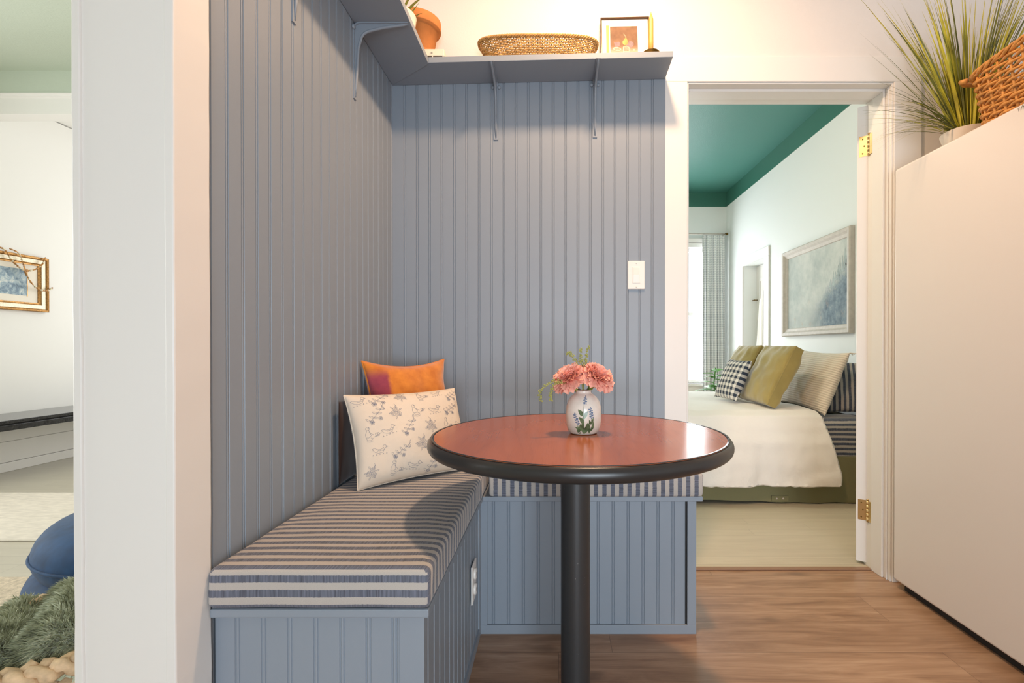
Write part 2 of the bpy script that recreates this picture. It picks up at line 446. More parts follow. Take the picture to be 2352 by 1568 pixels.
b = MB(); b.box(BXR-.006, BXR, YB2, BYF, 2.77, 2.95); b.box(-.6, BXR-.006, BYF-.006, BYF, 2.77, 2.95); S(b.build('trim_7', m_tealshade))
# window with sashes
w = MB()
for (x0, x1, z0, z1) in ((WX0-.1, WX0, WZ0-.02, WZ1+.11), (WX1, WX1+.1, WZ0-.02, WZ1+.11)): w.box(x0, x1, BYF-.02, BYF, z0, z1)
w.box(WX0-.1, WX1+.1, BYF-.022, BYF, WZ1, WZ1+.055); w.box(WX0-.12, WX1+.12, BYF-.03, BYF, WZ1+.06, WZ1+.115)
w.box(WX0-.12, WX1+.12, BYF-.06, BYF+.05, WZ0-.03, WZ0); w.box(WX0-.1, WX1+.1, BYF-.02, BYF, WZ0-.15, WZ0-.03)
wo = S(w.build('window_1', m_trim, bevel=.003))
for (z0, z1, y) in ((1.385, WZ1, 6.39), (WZ0, 1.43, 6.35)):
    w = MB(); f = .045
    w.box(WX0, WX0+f, y, y+.03, z0, z1); w.box(WX1-f, WX1, y, y+.03, z0, z1); w.box(WX0+f, WX1-f, y, y+.03, z0, z0+f); w.box(WX0+f, WX1-f, y, y+.03, z1-f, z1)
    so = w.build('window_sash', m_trim, wo, bevel=.003)
    w = MB(); w.box(WX0+f, WX1-f, y+.012, y+.016, z0+f, z1-f); w.build('pane', m_glass, so)
# closet door recess in the right wall
w = MB(); w.box(BXR-.016, BXR, DY0-.114, DY0, 0, DZ); w.box(BXR-.016, BXR, DY1, DY1+.114, 0, DZ); w.box(BXR-.016, BXR, DY0-.114, DY1+.114, DZ+.001, DZ+.10)
S(w.build('trim_8', m_trim, bevel=.003))
w = MB(); w.box(2.345, 2.385, DY0+.005, DY1-.005, .01, DZ-.004)
do = S(w.build('door_2', m_trim, bevel=.002))
w = MB()
for z0, z1 in ((.2, .85), (1.0, 1.75)):
    ya, yb = DY0+.1, DY1-.1
    w.box(2.338, 2.345, ya, yb, z0, z0+.02); w.box(2.338, 2.345, ya, yb, z1-.02, z1); w.box(2.338, 2.345, ya, ya+.02, z0+.02, z1-.02); w.box(2.338, 2.345, yb-.02, yb, z0+.02, z1-.02)
w.build('panel_moulding', m_trim, do)
w = MB(); w.tube([(2.30, DY1-.004, 1.52), (2.30, DY1-.07, 1.52)], .006, 6); w.tube([(2.30, DY1-.06, 1.52), (2.335, DY1-.06, 1.52)], .006, 6); w.build('door_bolt', m_oldbrass, do)

# ------------------------------------------------------------------ structure: living room
b = MB(); b.box(-4.9, -.85, -3.1, 6.2, -.06, 0); S(b.build('floor_living', m_lfloor))
b = MB(); b.box(-4.9, -.815, -3.1, 3.5, 2.92, 3.0); S(b.build('ceiling_living', m_sage))
b = MB(); b.box(-4.9, -.83, 3.5, 6.2, 2.93, 3.0); S(b.build('ceiling_alcove', m_livwall))
b = MB(); b.box(-4.9, LXL, -3.1, -.2, 0, 2.92); b.box(-4.9, LXL, 2.6, 6.2, 0, 2.92); b.box(-4.9, LXL, -.2, 2.6, 0, .6); b.box(-4.9, LXL, -.2, 2.6, 2.4, 2.92)
S(b.build('wall_living_left', m_livwall))
b = MB(); b.box(LXL, LXL+.012, 3.5, 6.0, .075, .235); b.box(LXL, LXL+.012, 3.5, 6.0, .238, .39)
S(b.build('wall_living_panelling', m_trim, bevel=.0015))
b = MB(); b.box(LXL, LXL+.022, 3.5, 6.0, 0, .072); S(b.build('baseboard_living', m_trim, bevel=.004))
b = MB(); b.box(LXL, -.83, 3.5, 3.62, 2.62, 2.757); S(b.build('wall_living_header', m_livwall))
b = MB(); b.box(LXL, -.83, 3.494, 3.62, 2.757, 2.92); S(b.build('wall_living_band', m_sage))
b = MB(); b.extr([(0,0),(.022,0),(.022,-.007),(.012,-.012),(.012,-.02),(0,-.024)], (LXL, 3.5, 2.757), (0,-1,0), (0,0,1), (3.47,0,0)); S(b.build('trim_9', m_livwall))
b = MB(); b.box(LXL, -3.6, 6.0, 6.2, 0, 2.93); b.box(-1.6, -.83, 6.0, 6.2, 0, 2.93); b.box(-3.6, -1.6, 6.0, 6.2, 0, .7); b.box(-3.6, -1.6, 6.0, 6.2, 2.4, 2.93); S(b.build('wall_living_back', m_livwall))
b = MB(); b.box(-.95, -.83, 3.5, 6.0, 0, 2.93); S(b.build('wall_living_right', m_livwall))
b = MB(); b.box(-4.9, -.815, -3.1, -3.0, 0, 2.92); S(b.build('wall_living_front', m_livwall))

# ------------------------------------------------------------------ bedroom door leaf (open)
A = V((1.394, 2.198)); d = V((.62, .785)).normalized(); e = V((-d.y, d.x))
B_ = A + e*.044
L = .81
door = MB().prism([tuple(A), tuple(A+d*L), tuple(B_+d*L), tuple(B_)], .012, 2.045).build('door_1', m_trim, bevel=.003)
S(door)
for zc in (1.865, .246):
    h = MB()
    # leaf on the door edge
    o_ = A - d*.0012 + e*.004
    h.extr([(0,0),(.031,0),(.031,.002),(0,.002)], (o_.x, o_.y, zc-.045), (e.x, e.y, 0), (d.x, d.y, 0), (0,0,.09))
    h.box(1.3895, 1.3915, 2.150, 2.196, zc-.045, zc+.045)
    kx, ky = A.x-.003, A.y-.008
    for k in range(5):
        z0 = zc-.045+k*.018; h.lathe([(0,z0+.0006),(.0062,z0+.0006),(.0062,z0+.0174),(0,z0+.0174)], (kx, ky, 0), 12)
    h.lathe([(0,zc-.05),(.004,zc-.05),(.004,zc+.05),(.006,zc+.051),(0,zc+.053)], (kx, ky, 0), 10)
    ho = h.build('hinge', m_brass, door)
    s_ = MB()
    for (a, z) in ((.018, .032), (.012, 0), (.018, -.032)):
        p = A - d*.0014 + e*(.004+a); s_.lathe([(0,0),(.0032,0),(.0032,.0008),(0,.0012)], (p.x, p.y, zc+z), 10, ax=(-d.x, -d.y, 0))
    s_.build('screw', m_oldbrass, ho)

# ------------------------------------------------------------------ corner bench
bench = thing('corner_bench', 'slate blue built-in corner bench with beadboard sides along two walls', 'bench')
g = .005
x1 = -.2495; y1 = 1.672
b = MB(); b.box(XL+g, x1-.01, .965, YB-.03, 0, .452); b.box(x1-.01, .476, y1+.01, YB-.03, 0, .452); b.build('bench_box', m_blue, bench)
b = MB(); zt = .4525
# near end panel, stile at the right
b.extr(bead_profile(.36, .043, back=.012), (XL+g, .957, 0), (1,0,0), (0,-1,0), (0,0,zt)); 
b.box(XL+g+.36, x1, .950, .969, 0, zt)
b.build('end_panel', m_blue, bench, bevel=.0015)
b = MB(); b.extr(bead_profile(y1-.972, .02, back=.012), (x1-.003, .969, 0), (0,1,0), (1,0,0), (0,0,zt)); b.box(x1-.003, x1+.002, y1-.028, y1, 0, zt); b.box(x1-.003, x1+.003, .969, y1-.028, 0, .03); b.build('side_panel', m_blue, bench)
b = MB(); b.extr(bead_profile(.482-x1-.003, -.2054-x1, back=.012), (x1, y1+.006, 0), (1,0,0), (0,-1,0), (0,0,zt))
b.box(x1, x1+.024, y1-.002, y1+.018, .03, zt); b.box(.452, .482, y1-.002, y1+.018, .03, zt); b.box(x1, .482, y1-.003, y1+.018, 0, .03)
b.box(.446, .4518, y1+.004, y1+.009, .03, zt, 1)  # dark strip stands in for the shade inside the gap by the stile
b.build('front_panel', [m_blue, m_darkgap], bench, bevel=.0012)
b = MB(); b.box(.470, .482, y1+.018, YB-.03, 0, zt); b.build('end_cap', m_blue, bench)
def rough_board(poly, z0, z1):
    return MB().prism(poly, z0, z1)
rough_board([(-.654, .9370), (-.238, .9370), (-.238, 1.652), (XL+g, YB-.03)], .4535, .4705).build('seat_board', m_blue, bench, bevel=.003)
rough_board([(-.2375, 1.652), (.499, 1.652), (.499, YB-.03), (XL+g+.01, YB-.03)], .4535, .4705).build('seat_board', m_blue, bench, bevel=.003)

# outlet on the bench side
oc = thing('wall_outlet', 'white double socket outlet low on the bench side under the seat', 'outlet')
b = MB(); b.box(x1+.0005, x1+.006, 1.480, 1.555, .194, .309); b.build('cover_plate', m_plastic, oc, bevel=.004, bseg=3)
for z in (.228, .275):
    b = MB(); b.lathe([(.0165,0),(.0165,.005),(.0145,.0065),(0,.0065)], (x1+.006, 1.5175, z), 20, ax=(1,0,0)); ro = b.build('socket', m_plastic, oc)
    b = MB(); b.box(x1+.0124, x1+.0129, 1.5105, 1.5125, z-.003, z+.007); b.box(x1+.0124, x1+.0129, 1.5225, 1.5245, z-.003, z+.007); b.build('slot', m_dark, ro)

# light switch
sw = thing('light_switch', 'white rocker light switch plate on the slate blue beadboard', 'light switch')
b = MB(); yy = YB-.0145; b.box(.303, .373, yy-.006, yy, 1.209, 1.325); b.build('cover_plate', m_plastic, sw, bevel=.003, bseg=3)
b = MB(); b.box(.3215, .3545, yy-.0075, yy-.006, 1.2335, 1.3005); b.build('switch_frame', m_plastic, sw, bevel=.001)
b = MB(); b.extr([(1.2365,-.0005),(1.2675,.003),(1.2975,.0005),(1.2975,-.004),(1.2365,-.004)], (.3255, yy-.0078, 0), (0,0,1), (0,-1,0), (.025,0,0)); b.build('rocker', m_plastic, sw, bevel=.0006)
for z in (1.2185, 1.3155):
    b = MB(); b.lathe([(.003,0),(.003,.001),(0,.0014)], (.338, yy-.006, z), 10, ax=(0,-1,0)); b.build('screw', m_plastic, sw)

# ------------------------------------------------------------------ seat cushions (striped ticking)
def cushion(name, label, x0, x1, y0, y1, z0, z1, r, uvfn, crown=.004):
    """rounded slab as nested rings; uvfn(p, n) -> stripe coordinate"""
    m = MB(); nx, ny, nr = 40, 40, 4
    cx, cy, cz = (x0+x1)/2, (y0+y1)/2, (z0+z1)/2; hx, hy, hz = (x1-x0)/2, (y1-y0)/2, (z1-z0)/2
    # perimeter (rounded rectangle) of given inset
    def perim(inset, n=24):
        pts = []
        rc = .009
        ax, ay = hx-inset-rc, hy-inset-rc
        for q, (sx, sy) in enumerate(((1,1),(-1,1),(-1,-1),(1,-1))):
            for k in range(n):
                a = q*pi/2 + (pi/2)*k/(n-1); pts.append((cx+sx*ax+rc*cos(a), cy+sy*ay+rc*sin(a)))
        out = []
        N_ = len(pts)
        for i in range(N_):
            x_, y_ = pts[i]; x2, y2 = pts[(i+1) % N_]; dl = math.hypot(x2-x_, y2-y_); k = max(1, int(dl/.02))
            for j in range(k): out.append((x_+(x2-x_)*j/k, y_+(y2-y_)*j/k))
        return out
    prof = [(.012, -hz), (.003, -hz+.004), (0, -hz+.012)]
    prof += [(0, -hz+.03), (0, hz-r)]
    for k in range(1, 5):
        a = pi/2*k/4; prof.append((r-r*cos(a), hz-r+r*sin(a)))
    base = perim(0); n = len(base)
    rings = []
    for ins, z in prof:
        ring = []
        for (x, y) in base:
            # move inwards
            dx = max(-1, min(1, (x-cx)/hx)); dy = max(-1, min(1, (y-cy)/hy))
            nx_ = x - math.copysign(ins, dx)*(1 if abs(dx) > .93*(1-.0) and abs(dx) > .0 else min(1, abs(dx)*1.0))*1.0
            ny_ = y - math.copysign(ins, dy)*min(1, abs(dy))
            bulge = .0025*noise.noise(V((x*9, y*9, z*12+cz*5)))
            ring.append(V((nx_ + bulge, ny_ + bulge, cz+z)))
        rings.append(ring)
    ins = r
    for s_ in (.97, .9, .75, .5, .25, .05):
        ring = []
        for p in rings[len(prof)-1]:
            ring.append(V((cx+(p.x-cx)*s_, cy+(p.y-cy)*s_, cz+hz + crown*(1-s_**4) + .002*noise.noise(V((p.x*s_*7, p.y*s_*7, 3))))))
        rings.append(ring)
    faces_v = [p for ring in rings for p in ring]
    for i in range(len(rings)-1):
        for k in range(n):
            l = (k+1) % n
            q = [rings[i][k], rings[i][l], rings[i+1][l], rings[i+1][k]]
            nn = (q[1]-q[0]).cross(q[3]-q[0])
            if nn.length > 0: nn.normalize()
            m.add(q, [(0,1,2,3)], 0, True, [uvfn(p, nn) for p in q])
    m.add(rings[-1], [tuple(range(n))], 0, True, [uvfn(p, V((0,0,1))) for p in rings[-1]])
    m.add(rings[0], [tuple(range(n-1,-1,-1))], 0, True, [uvfn(p, V((0,0,-1))) for p in rings[0]])
    o = m.build(name, m_ticking)
    import bmesh
    bm = bmesh.new(); bm.from_mesh(o.data); bmesh.ops.remove_doubles(bm, verts=bm.verts, dist=.0002); bm.to_mesh(o.data); bm.free()
    return tag(o, label, 'cushion', 'striped bench cushions')
CY0 = .932
def uv1(p, n):
    if n.y < -.75: return (-(ZS-p.z) , p.x)
    return (p.y-CY0, p.x+(ZS-p.z))
cushion('seat_cushion', 'long blue and cream ticking striped seat cushion on the bench along the left wall', -.654, -.235, CY0, YB-.03, .4715, ZS, .014, uv1)
def uv2(p, n):
    if abs(n.x) > .75: return (p.y, p.z)
    return (p.x+.0065, p.y-(ZS-p.z))
cushion('seat_cushion', 'short blue and cream ticking striped seat cushion on the back bench behind the round table', -.217, .497, 1.640, YB-.03, .4712, ZS+.002, .014, uv2)

# ------------------------------------------------------------------ corner shelf with brackets
shelf = thing('corner_shelf', 'slate grey painted L-shaped wall shelf on four iron brackets', 'shelf')
SB = 2.0425
def sz(x, y): return SB + .0267*max(0, (x-XL))/1.118
T_ = .022
MB().prism([(XL+.001, .955), (-.4745, .955), (-.4745, 1.8805), (XL+.001, 2.034)], SB, SB+T_).build('shelf_board', m_blue, shelf, bevel=.0012)
MB().prism([(XL+.001, 2.0345), (-.4740, 1.880), (.4514, 1.880), (.456, 2.0345)], lambda x, y: sz(x, y) if x > -.6 else SB, lambda x, y: (sz(x, y) if x > -.6 else SB)+T_).build('shelf_board', m_blue, shelf, bevel=.0012)
def bracket(px, py, ztop, outv, leg=.225, arm=.165):
    """L bracket: corner at (px,py,ztop), arm runs along outv"""
    O = V((px, py, ztop)); o = V((*outv, 0)); sd = V((-o.y, o.x, 0)); dn = V((0,0,-1))
    m = MB()
    # flat flange that follows the wall and the shelf
    path = []
    R = .02
    path += [(.0015, leg), (.0015, R)]
    for k in range(1, 6):
        a = pi/2*k/6; path.append((.0015+R-R*cos(a), .0015+R-R*sin(a)))
    path += [(R, .0015), (arm, .0015)]
    P = [O + o*a + dn*bb for a, bb in path]
    for w_, th in ((.009, .0022),):
        pts = []
        for i, p in enumerate(P):
            t = (P[min(i+1, len(P)-1)]-P[max(i-1, 0)]).normalized(); nn = t.cross(sd)
            f = 1.0
            pts += [p - sd*w_ - nn*th, p + sd*w_ - nn*th, p + sd*w_ + nn*th, p - sd*w_ + nn*th]
        fs = []
        for i in range(len(P)-1):
            for k in range(4):
                l = (k+1) % 4; fs.append((i*4+k, i*4+l, i*4+4+l, i*4+4+k))
        fs += [(0,1,2,3), tuple((len(P)-1)*4+k for k in (3,2,1,0))]
        m.add(pts, fs)
    # raised rib, deep at the corner and running out to nothing at both ends
    ribs_in = [(.003, leg*.97), (.006, leg*.8), (.014, leg*.32), (.020, .06), (.024, .045), (.033, .033), (.046, .026), (.06, .022), (arm*.55, .013), (arm*.85, .006), (arm*.98, .003)]
    poly = ribs_in + [(arm*.98, .002), (R, .002), (.006, .006), (.002, R), (.002, leg*.97)]
    m.extr(poly, O - sd*.0035, o, dn, sd*.007)
    # rolled edge along the inner side of the rib
    m.tube([O + o*a + dn*bb for a, bb in ribs_in], [.0025]+[.0048]*(len(ribs_in)-2)+[.0025], 8)
    # screw bosses beside the corner
    for s_ in (-1, 1):
        m.lathe([(.0075,0),(.0075,.005),(.004,.007),(0,.007)], O + sd*(.0125*s_) + dn*.018 + o*.001, 12, ax=o)
    m.lathe([(.003,0),(.003,.0015),(0,.002)], O + dn*(leg-.012) + o*.0035, 8, ax=o)
    return m.build('bracket', m_blue, shelf)
for x in (-.2366, .1686): bracket(x, YB-.0142, sz(x, 0)-.0005, (0,-1), .232)
for y in (1.647, 1.263): bracket(XL+.0002, y, SB-.0005, (1,0), .25, .18)

# ------------------------------------------------------------------ woven baskets
def supercurve(a, c, n_exp, N_):
    raw = []
    M_ = 720
    for i in range(M_):
        t = 2*pi*i/M_; ct, st = cos(t), sin(t)
        raw.append(V((a*math.copysign(abs(ct)**(2/n_exp), ct), c*math.copysign(abs(st)**(2/n_exp), st))))
    ln = [0]
    for i in range(M_): ln.append(ln[-1] + (raw[(i+1) % M_]-raw[i]).length)
    out = []; j = 0
    for k in range(N_):
        s_ = ln[-1]*k/N_
        while ln[j+1] < s_: j += 1
        f = (s_-ln[j])/max(1e-9, ln[j+1]-ln[j]); out.append(raw[j].lerp(raw[(j+1) % M_], f))
    return out
def weave(center, a0, c0, a1, c1, nexp, z0, z1, rows, stakes, r, amp, sub=4, rim_r=.006, dip=None):
    """woven wall from the base ring (a0,c0) at z0 to the rim (a1,c1) at z1"""
    cx, cy = center; N_ = stakes*sub
    m = MB(); base = supercurve(1, c0/a0, nexp, N_)
    def ring(l):
        a, c = a0+(a1-a0)*l, c0+(c1-c0)*l; q = supercurve(a, c, nexp, N_); return q
    cache = []
    for k in range(rows):
        l = k/(rows-1); q = ring(l); pts = []
        for i in range(N_):
            t = (q[(i+1) % N_]-q[(i-1) % N_]); nn = V((t.y, -t.x)).normalized()
            off = amp*cos(pi*i/sub + pi*k)
            z = z0+(z1-z0)*l + (dip(q[i].x, q[i].y)*l if dip else 0) + .0012*noise.noise(V((q[i].x*30, q[i].y*30, k)))
            pts.append((cx+q[i].x+nn.x*off, cy+q[i].y+nn.y*off, z))
        m.tube(pts, r*(1+.12*noise.noise(V((k*1.7, 3, 1)))), 6, True)
    for j in range(stakes):
        pts = []
        for k in range(6):
            l = k/5; q = ring(l)[j*sub]; pts.append((cx+q.x, cy+q.y, z0+(z1-z0)*l + (dip(q.x, q.y)*l if dip else 0)))
        m.tube(pts, r*.95, 5)
    return m, ring
def twisted_rim(center, q, z, r, turns, strands=3, dip=None, R=.005):
    cx, cy = center; N_ = len(q); m = MB(); k_ = 4
    for s_ in range(strands):
        pts = []
        for i in range(N_):
            t = (q[(i+1) % N_]-q[(i-1) % N_]); nn = V((t.y, -t.x)).normalized()
            a = 2*pi*(turns*i/N_ + s_/strands)
            pts.append((cx+q[i].x+nn.x*R*cos(a), cy+q[i].y+nn.y*R*cos(a), z+R*sin(a)+(dip(q[i].x, q[i].y) if dip else 0)))
        m.tube(pts, r, 6, True)
    return m
# bread basket on the shelf
bk = thing('wicker_basket', 'long shallow honey wicker basket on the shelf below the ceiling', 'basket')
bc = (-.061, 1.956); zb = 2.077
m, ring = weave(bc, .197, .048, .228, .064, 3.2, zb+.0115, zb+.074, 12, 56, .0029, .0033)
m.build('woven_side', m_wick1, bk)
twisted_rim(bc, supercurve(.231, .067, 3.2, 260), zb+.079, .0034, 34, 3, R=.004).build('rim', m_wick1, bk)
b = MB(); q = supercurve(.197, .048, 3.2, 60); b.prism([(bc[0]+p.x, bc[1]+p.y) for p in q], lambda x, y: sz(x, y)+T_+.0005, lambda x, y: sz(x, y)+T_+.006); b.build('basket_base', m_wick1, bk)

# fridge basket
FT = 1.685
fb = thing('wicker_basket', 'coarse orange rattan basket on top of the white refrigerator', 'basket')
fc = (1.60, 1.385)
def fdip(x, y): return .016*max(0, 1-abs(y)/.33) - .004
m, ring = weave(fc, .158, .305, .178, .332, 9, FT+.008, FT+.205, 17, 46, .0046, .0058, dip=fdip)
m.build('woven_side', m_wick2, fb)
twisted_rim(fc, supercurve(.181, .336, 9, 300), FT+.211, .0052, 20, 3, dip=fdip, R=.006).build('rim', m_wick2, fb)
b = MB(); q = supercurve(.158, .305, 9, 60); b.prism([(fc[0]+p.x, fc[1]+p.y) for p in q], FT+.001, FT+.009); b.build('basket_base', m_wick2, fb)
b = MB(); yy = fc[1]+.336
b.tube([(1.435, yy+.004, FT+.21), (1.43, yy+.022, FT+.214), (1.45, yy+.036, FT+.213), (1.60, yy+.038, FT+.212), (1.74, yy+.036, FT+.213), (1.765, yy+.02, FT+.214), (1.765, yy+.004, FT+.21)], .0085, 8)
b.build('handle', m_wick2, fb)

# ------------------------------------------------------------------ things on the shelf
# white box under the terracotta pot
bx = thing('storage_box', 'small white box with dark lettering under the terracotta pot on the shelf', 'box')
bz = SB+T_+.0066
bx0, bx1, by0, by1 = -.615, -.418, 1.893, 2.02
b = MB(); b.box(bx0, bx1, by0, by1, bz+.010, bz+.036); b.build('box_body', m_ivory, bx, bevel=.002)
b = MB()
b.box(bx0+.004, bx1-.008, by0+.004, by1-.004, bz, bz+.010)
b.build('recess', mat('brown_plastic', (.10,.05,.025), .5), bx)
b = MB(); b.box(bx1-.046, bx1-.043, by0, by0+.006, bz+.001, bz+.010); b.box(bx1-.006, bx1-.002, by0, by1, bz+.001, bz+.010); b.build('foot', m_ivory, bx)
cu = bpy.data.curves.new('lettering', 'FONT'); cu.body = 'J30'; cu.size = .011
tmp = bpy.data.objects.new('lettering', cu); COL.objects.link(tmp)
bpy.context.view_layer.update()
me = bpy.data.meshes.new_from_object(tmp.evaluated_get(bpy.context.evaluated_depsgraph_get())); COL.objects.unlink(tmp); bpy.data.objects.remove(tmp)
lo = bpy.data.objects.new('lettering', me); COL.objects.link(lo); me.materials.clear(); me.materials.append(m_dark); lo.parent = bx
lo.location = (-.472, by0-.0006, bz+.017); lo.rotation_euler = (pi/2, 0, 0); lo.scale = (.75, .9, 1)
# terracotta pot
def pot(th, c, z0, h, rb, rt, rimh, mt, wall=.006):
    prof = [(0, z0), (rb-.004, z0), (rb, z0+.004), (rb+(rt*.93-rb)*(h-rimh)/h, z0+h-rimh), (rt*.985, z0+h-rimh), (rt, z0+h-rimh+.004), (rt, z0+h-.003), (rt-.003, z0+h), (rt-wall, z0+h), (rt-wall-.004, z0+h-.02), (0, z0+h-.022)] if rimh else \
           [(0, z0), (rb-.004, z0), (rb, z0+.004), (rt, z0+h-.003), (rt-.002, z0+h), (rt-wall, z0+h), (rt-wall, z0+h-.015), (0, z0+h-.016)]
    m = MB(); m.lathe(prof, (c[0], c[1], 0), 48); return m.build('pot_body', mt, th)
tp = thing('terracotta_pot', 'orange terracotta flower pot standing in the corner of the shelf', 'pot')
pot(tp, (-.531, 1.945), bz+.0365, .136, .058, .088, .038, m_terra)
b = MB(); b.lathe([(.040, 0), (.052, 0), (.059, .006), (.059, .012), (.05, .012)], (-.531, 1.945, bz+.0367), 36); b.build('foot_ring', m_terra, tp)
# white pot with spiky plant
wp = thing('potted_aloe', 'cream pot with spiky green leaves beside the terracotta pot on the shelf', 'potted plant')
wc = (-.565, 1.775)
pot(wp, wc, SB+T_+.001, .088, .060, .072, 0, m_ivory)
b = MB()
def blade(m, p0, dirv, length, width, bend, mi=0, seg=7, fold=.25):
    """tapered leaf blade starting at p0 along dirv, bending by bend (vector added as s^2)"""
    p0 = V(p0); dirv = V(dirv).normalized(); bend = V(bend); P = []
    for i in range(seg+1):
        s_ = i/seg; P.append(p0 + dirv*(length*s_) + bend*(s_*s_*length))
    side0 = dirv.cross(V((random.uniform(-.3,.3), random.uniform(-.3,.3), 1)) if abs(dirv.z) < .98 else V((1,.3,0)))
    if side0.length < 1e-4: side0 = V((1,0,0))
    side0.normalize(); vs = []
    for i in range(seg+1):
        t = (P[min(i+1, seg)]-P[max(i-1, 0)]).normalized(); sd = (side0 - t*side0.dot(t)).normalized(); nn = t.cross(sd)
        s_ = i/seg; w_ = width*(.75+.55*s_ if s_ < .35 else .94*(1-((s_-.35)/.65)**1.6))/2 + .0002
        vs += [P[i]-sd*w_ + nn*w_*fold, P[i], P[i]+sd*w_ + nn*w_*fold]
    fs = []
    for i in range(seg):
        fs += [(3*i, 3*i+1, 3*i+4, 3*i+3), (3*i+1, 3*i+2, 3*i+5, 3*i+4)]
    m.add(vs, fs, mi, True)
for k in range(9):
    a = 2*pi*k/9+.3; blade(b, (wc[0]+.02*cos(a), wc[1]+.02*sin(a), SB+T_+.08), (cos(a)*.45, sin(a)*.45, 1), random.uniform(.1, .2), .016, (cos(a)*.25, sin(a)*.25, -.1))
blade(b, (-.535, 1.79, 2.14), (.42, .1, 1), .085, .016, (.2, 0, 0)); blade(b, (-.525, 1.79, 2.14), (.25, .2, .6), .07, .018, (.3, 0, -.2))
b.tube([(-.553, 1.77, 2.14), (-.545, 1.765, 2.22), (-.53, 1.76, 2.30)], .0028, 6)
b.build('leaves', mat('aloe_green', (.22,.24,.03), .4, var=.4, vscale=12), wp)
# fig print leaning against the wall
fp = thing('framed_print', 'small framed fig print leaning against the wall on the shelf', 'picture')
fx0, fx1 = .190, .388; fz0 = sz(.29, 0)+T_+.0015; fh = .229; ybot, ytop = 1.992, 2.028
Uv = V((1, 0, (sz(1,0)-sz(0,0)))).normalized(); Wv = V((0, ytop-ybot, fh)).normalized(); Nv = Uv.cross(Wv) # towards the camera (-y)
O_ = V((fx0, ybot, sz(fx0, 0)+T_+.0015)); fw = fx1-fx0
def fpt(u, w_, n=0): return O_ + Uv*u + Wv*w_ + Nv*n
def frame_bars(m, pt, w_, h_, bw, d0, d1, mi=0, prof=None):
    """mitred frame; prof: list of (inset, depth)"""
    prof = prof or [(0, d0), (0, d1), (bw, d1), (bw, d0)]
    cor = [(0,0),(w_,0),(w_,h_),(0,h_)]; n = len(prof)
    vs = []
    for (x, y), (sx, sy) in zip(cor, ((1,1),(-1,1),(-1,-1),(1,-1))):
        for ins, dd in prof: vs.append(pt(x+sx*ins, y+sy*ins, dd))
    fs = []
    for c in range(4):
        c2 = (c+1) % 4
        for k in range(n):
            l = (k+1) % n
            fs.append((c*n+k, c2*n+k, c2*n+l, c*n+l))
    m.add(vs, fs, mi)
def quad(m, pt, x0, x1, y0, y1, n, mi): m.add([pt(x0,y0,n), pt(x1,y0,n), pt(x1,y1,n), pt(x0,y1,n)], [(0,1,2,3)], mi)
b = MB(); frame_bars(b, fpt, fw, fh, .0055, -.012, .004); b.build('frame', mat('walnut_thin_frame', (.10,.05,.02), .25, metal=.3), fp, bevel=.0008)
b = MB(); quad(b, fpt, .004, fw-.004, .004, fh-.004, -.003, 0); b.build('mat_board', m_mat, fp)
b = MB()
quad(b, fpt, .023, .0345, .012, fh-.032, -.0026, 0); b.build('ochre_strip', mat('ochre_paper', (.60,.42,.16), .8), fp)
def figs():
    t = NT('fig_painting_ground', rough=.7); v = t.tc.outputs['Object']; z = t.sep(v)[2]
    n = t.noise(v, 30, 5)
    hgt = t.math('ADD', z, t.math('MULTIPLY', n, .02))
    t.color(t.mix(t.step(hgt, 2.16, 2.205), t.ramp(n, [(.3, (.50,.37,.27)), (.7, (.66,.53,.41))]), t.ramp(n, [(.3, (.17,.085,.045)), (.7, (.27,.15,.08))]))); return t.m
mats_f = [figs(), mat('fig_plum', (.30,.20,.21), .7, var=.3, vscale=60), mat('fig_green', (.42,.34,.10), .7, var=.3, vscale=60), mat('fig_rind', (.78,.60,.40), .7), mat('fig_flesh', (.75,.30,.22), .7, var=.25, vscale=90)]
b = MB(); px0, px1, pz0, pz1 = .039, .150, .03, fh-.038
quad(b, fpt, px0, px1, pz0-.02, pz1, -.0024, 0)
def blob(u, w_, ru, rw, n, mi, rot=0, tail=0):
    vs = []
    for k in range(24):
        a = 2*pi*k/24; x, y = ru*cos(a), rw*sin(a)
        if tail and sin(a) > .3: x *= 1-.75*((sin(a)-.3)/.7); y *= 1+tail*((sin(a)-.3)/.7)
        vs.append(fpt(u+x*cos(rot)-y*sin(rot), w_+x*sin(rot)+y*cos(rot), n))
    b.add(vs, [tuple(range(24))], mi)
blob(.067, .110, .014, .011, -.0022, 1, .9, .5); blob(.118, .108, .017, .014, -.0022, 1, .5); blob(.100, .119, .0115, .014, -.0020, 2, -.1, .9)
b.tube([fpt(.1005, .14, -.002), fpt(.099, .148, -.002), fpt(.094, .157, -.002)], .0012, 5, mi=3)
blob(.066, .089, .017, .0085, -.0018, 3, -.2); blob(.067, .089, .0125, .0055, -.0016, 4, -.2)
blob(.1035, .088, .0165, .013, -.0018, 3, 2.4, .6); blob(.1035, .089, .0135, .0105, -.0016, 4, 2.4, .3)
blob(.134, .083, .004, .004, -.0018, 3)
b.build('fig_painting', mats_f, fp)
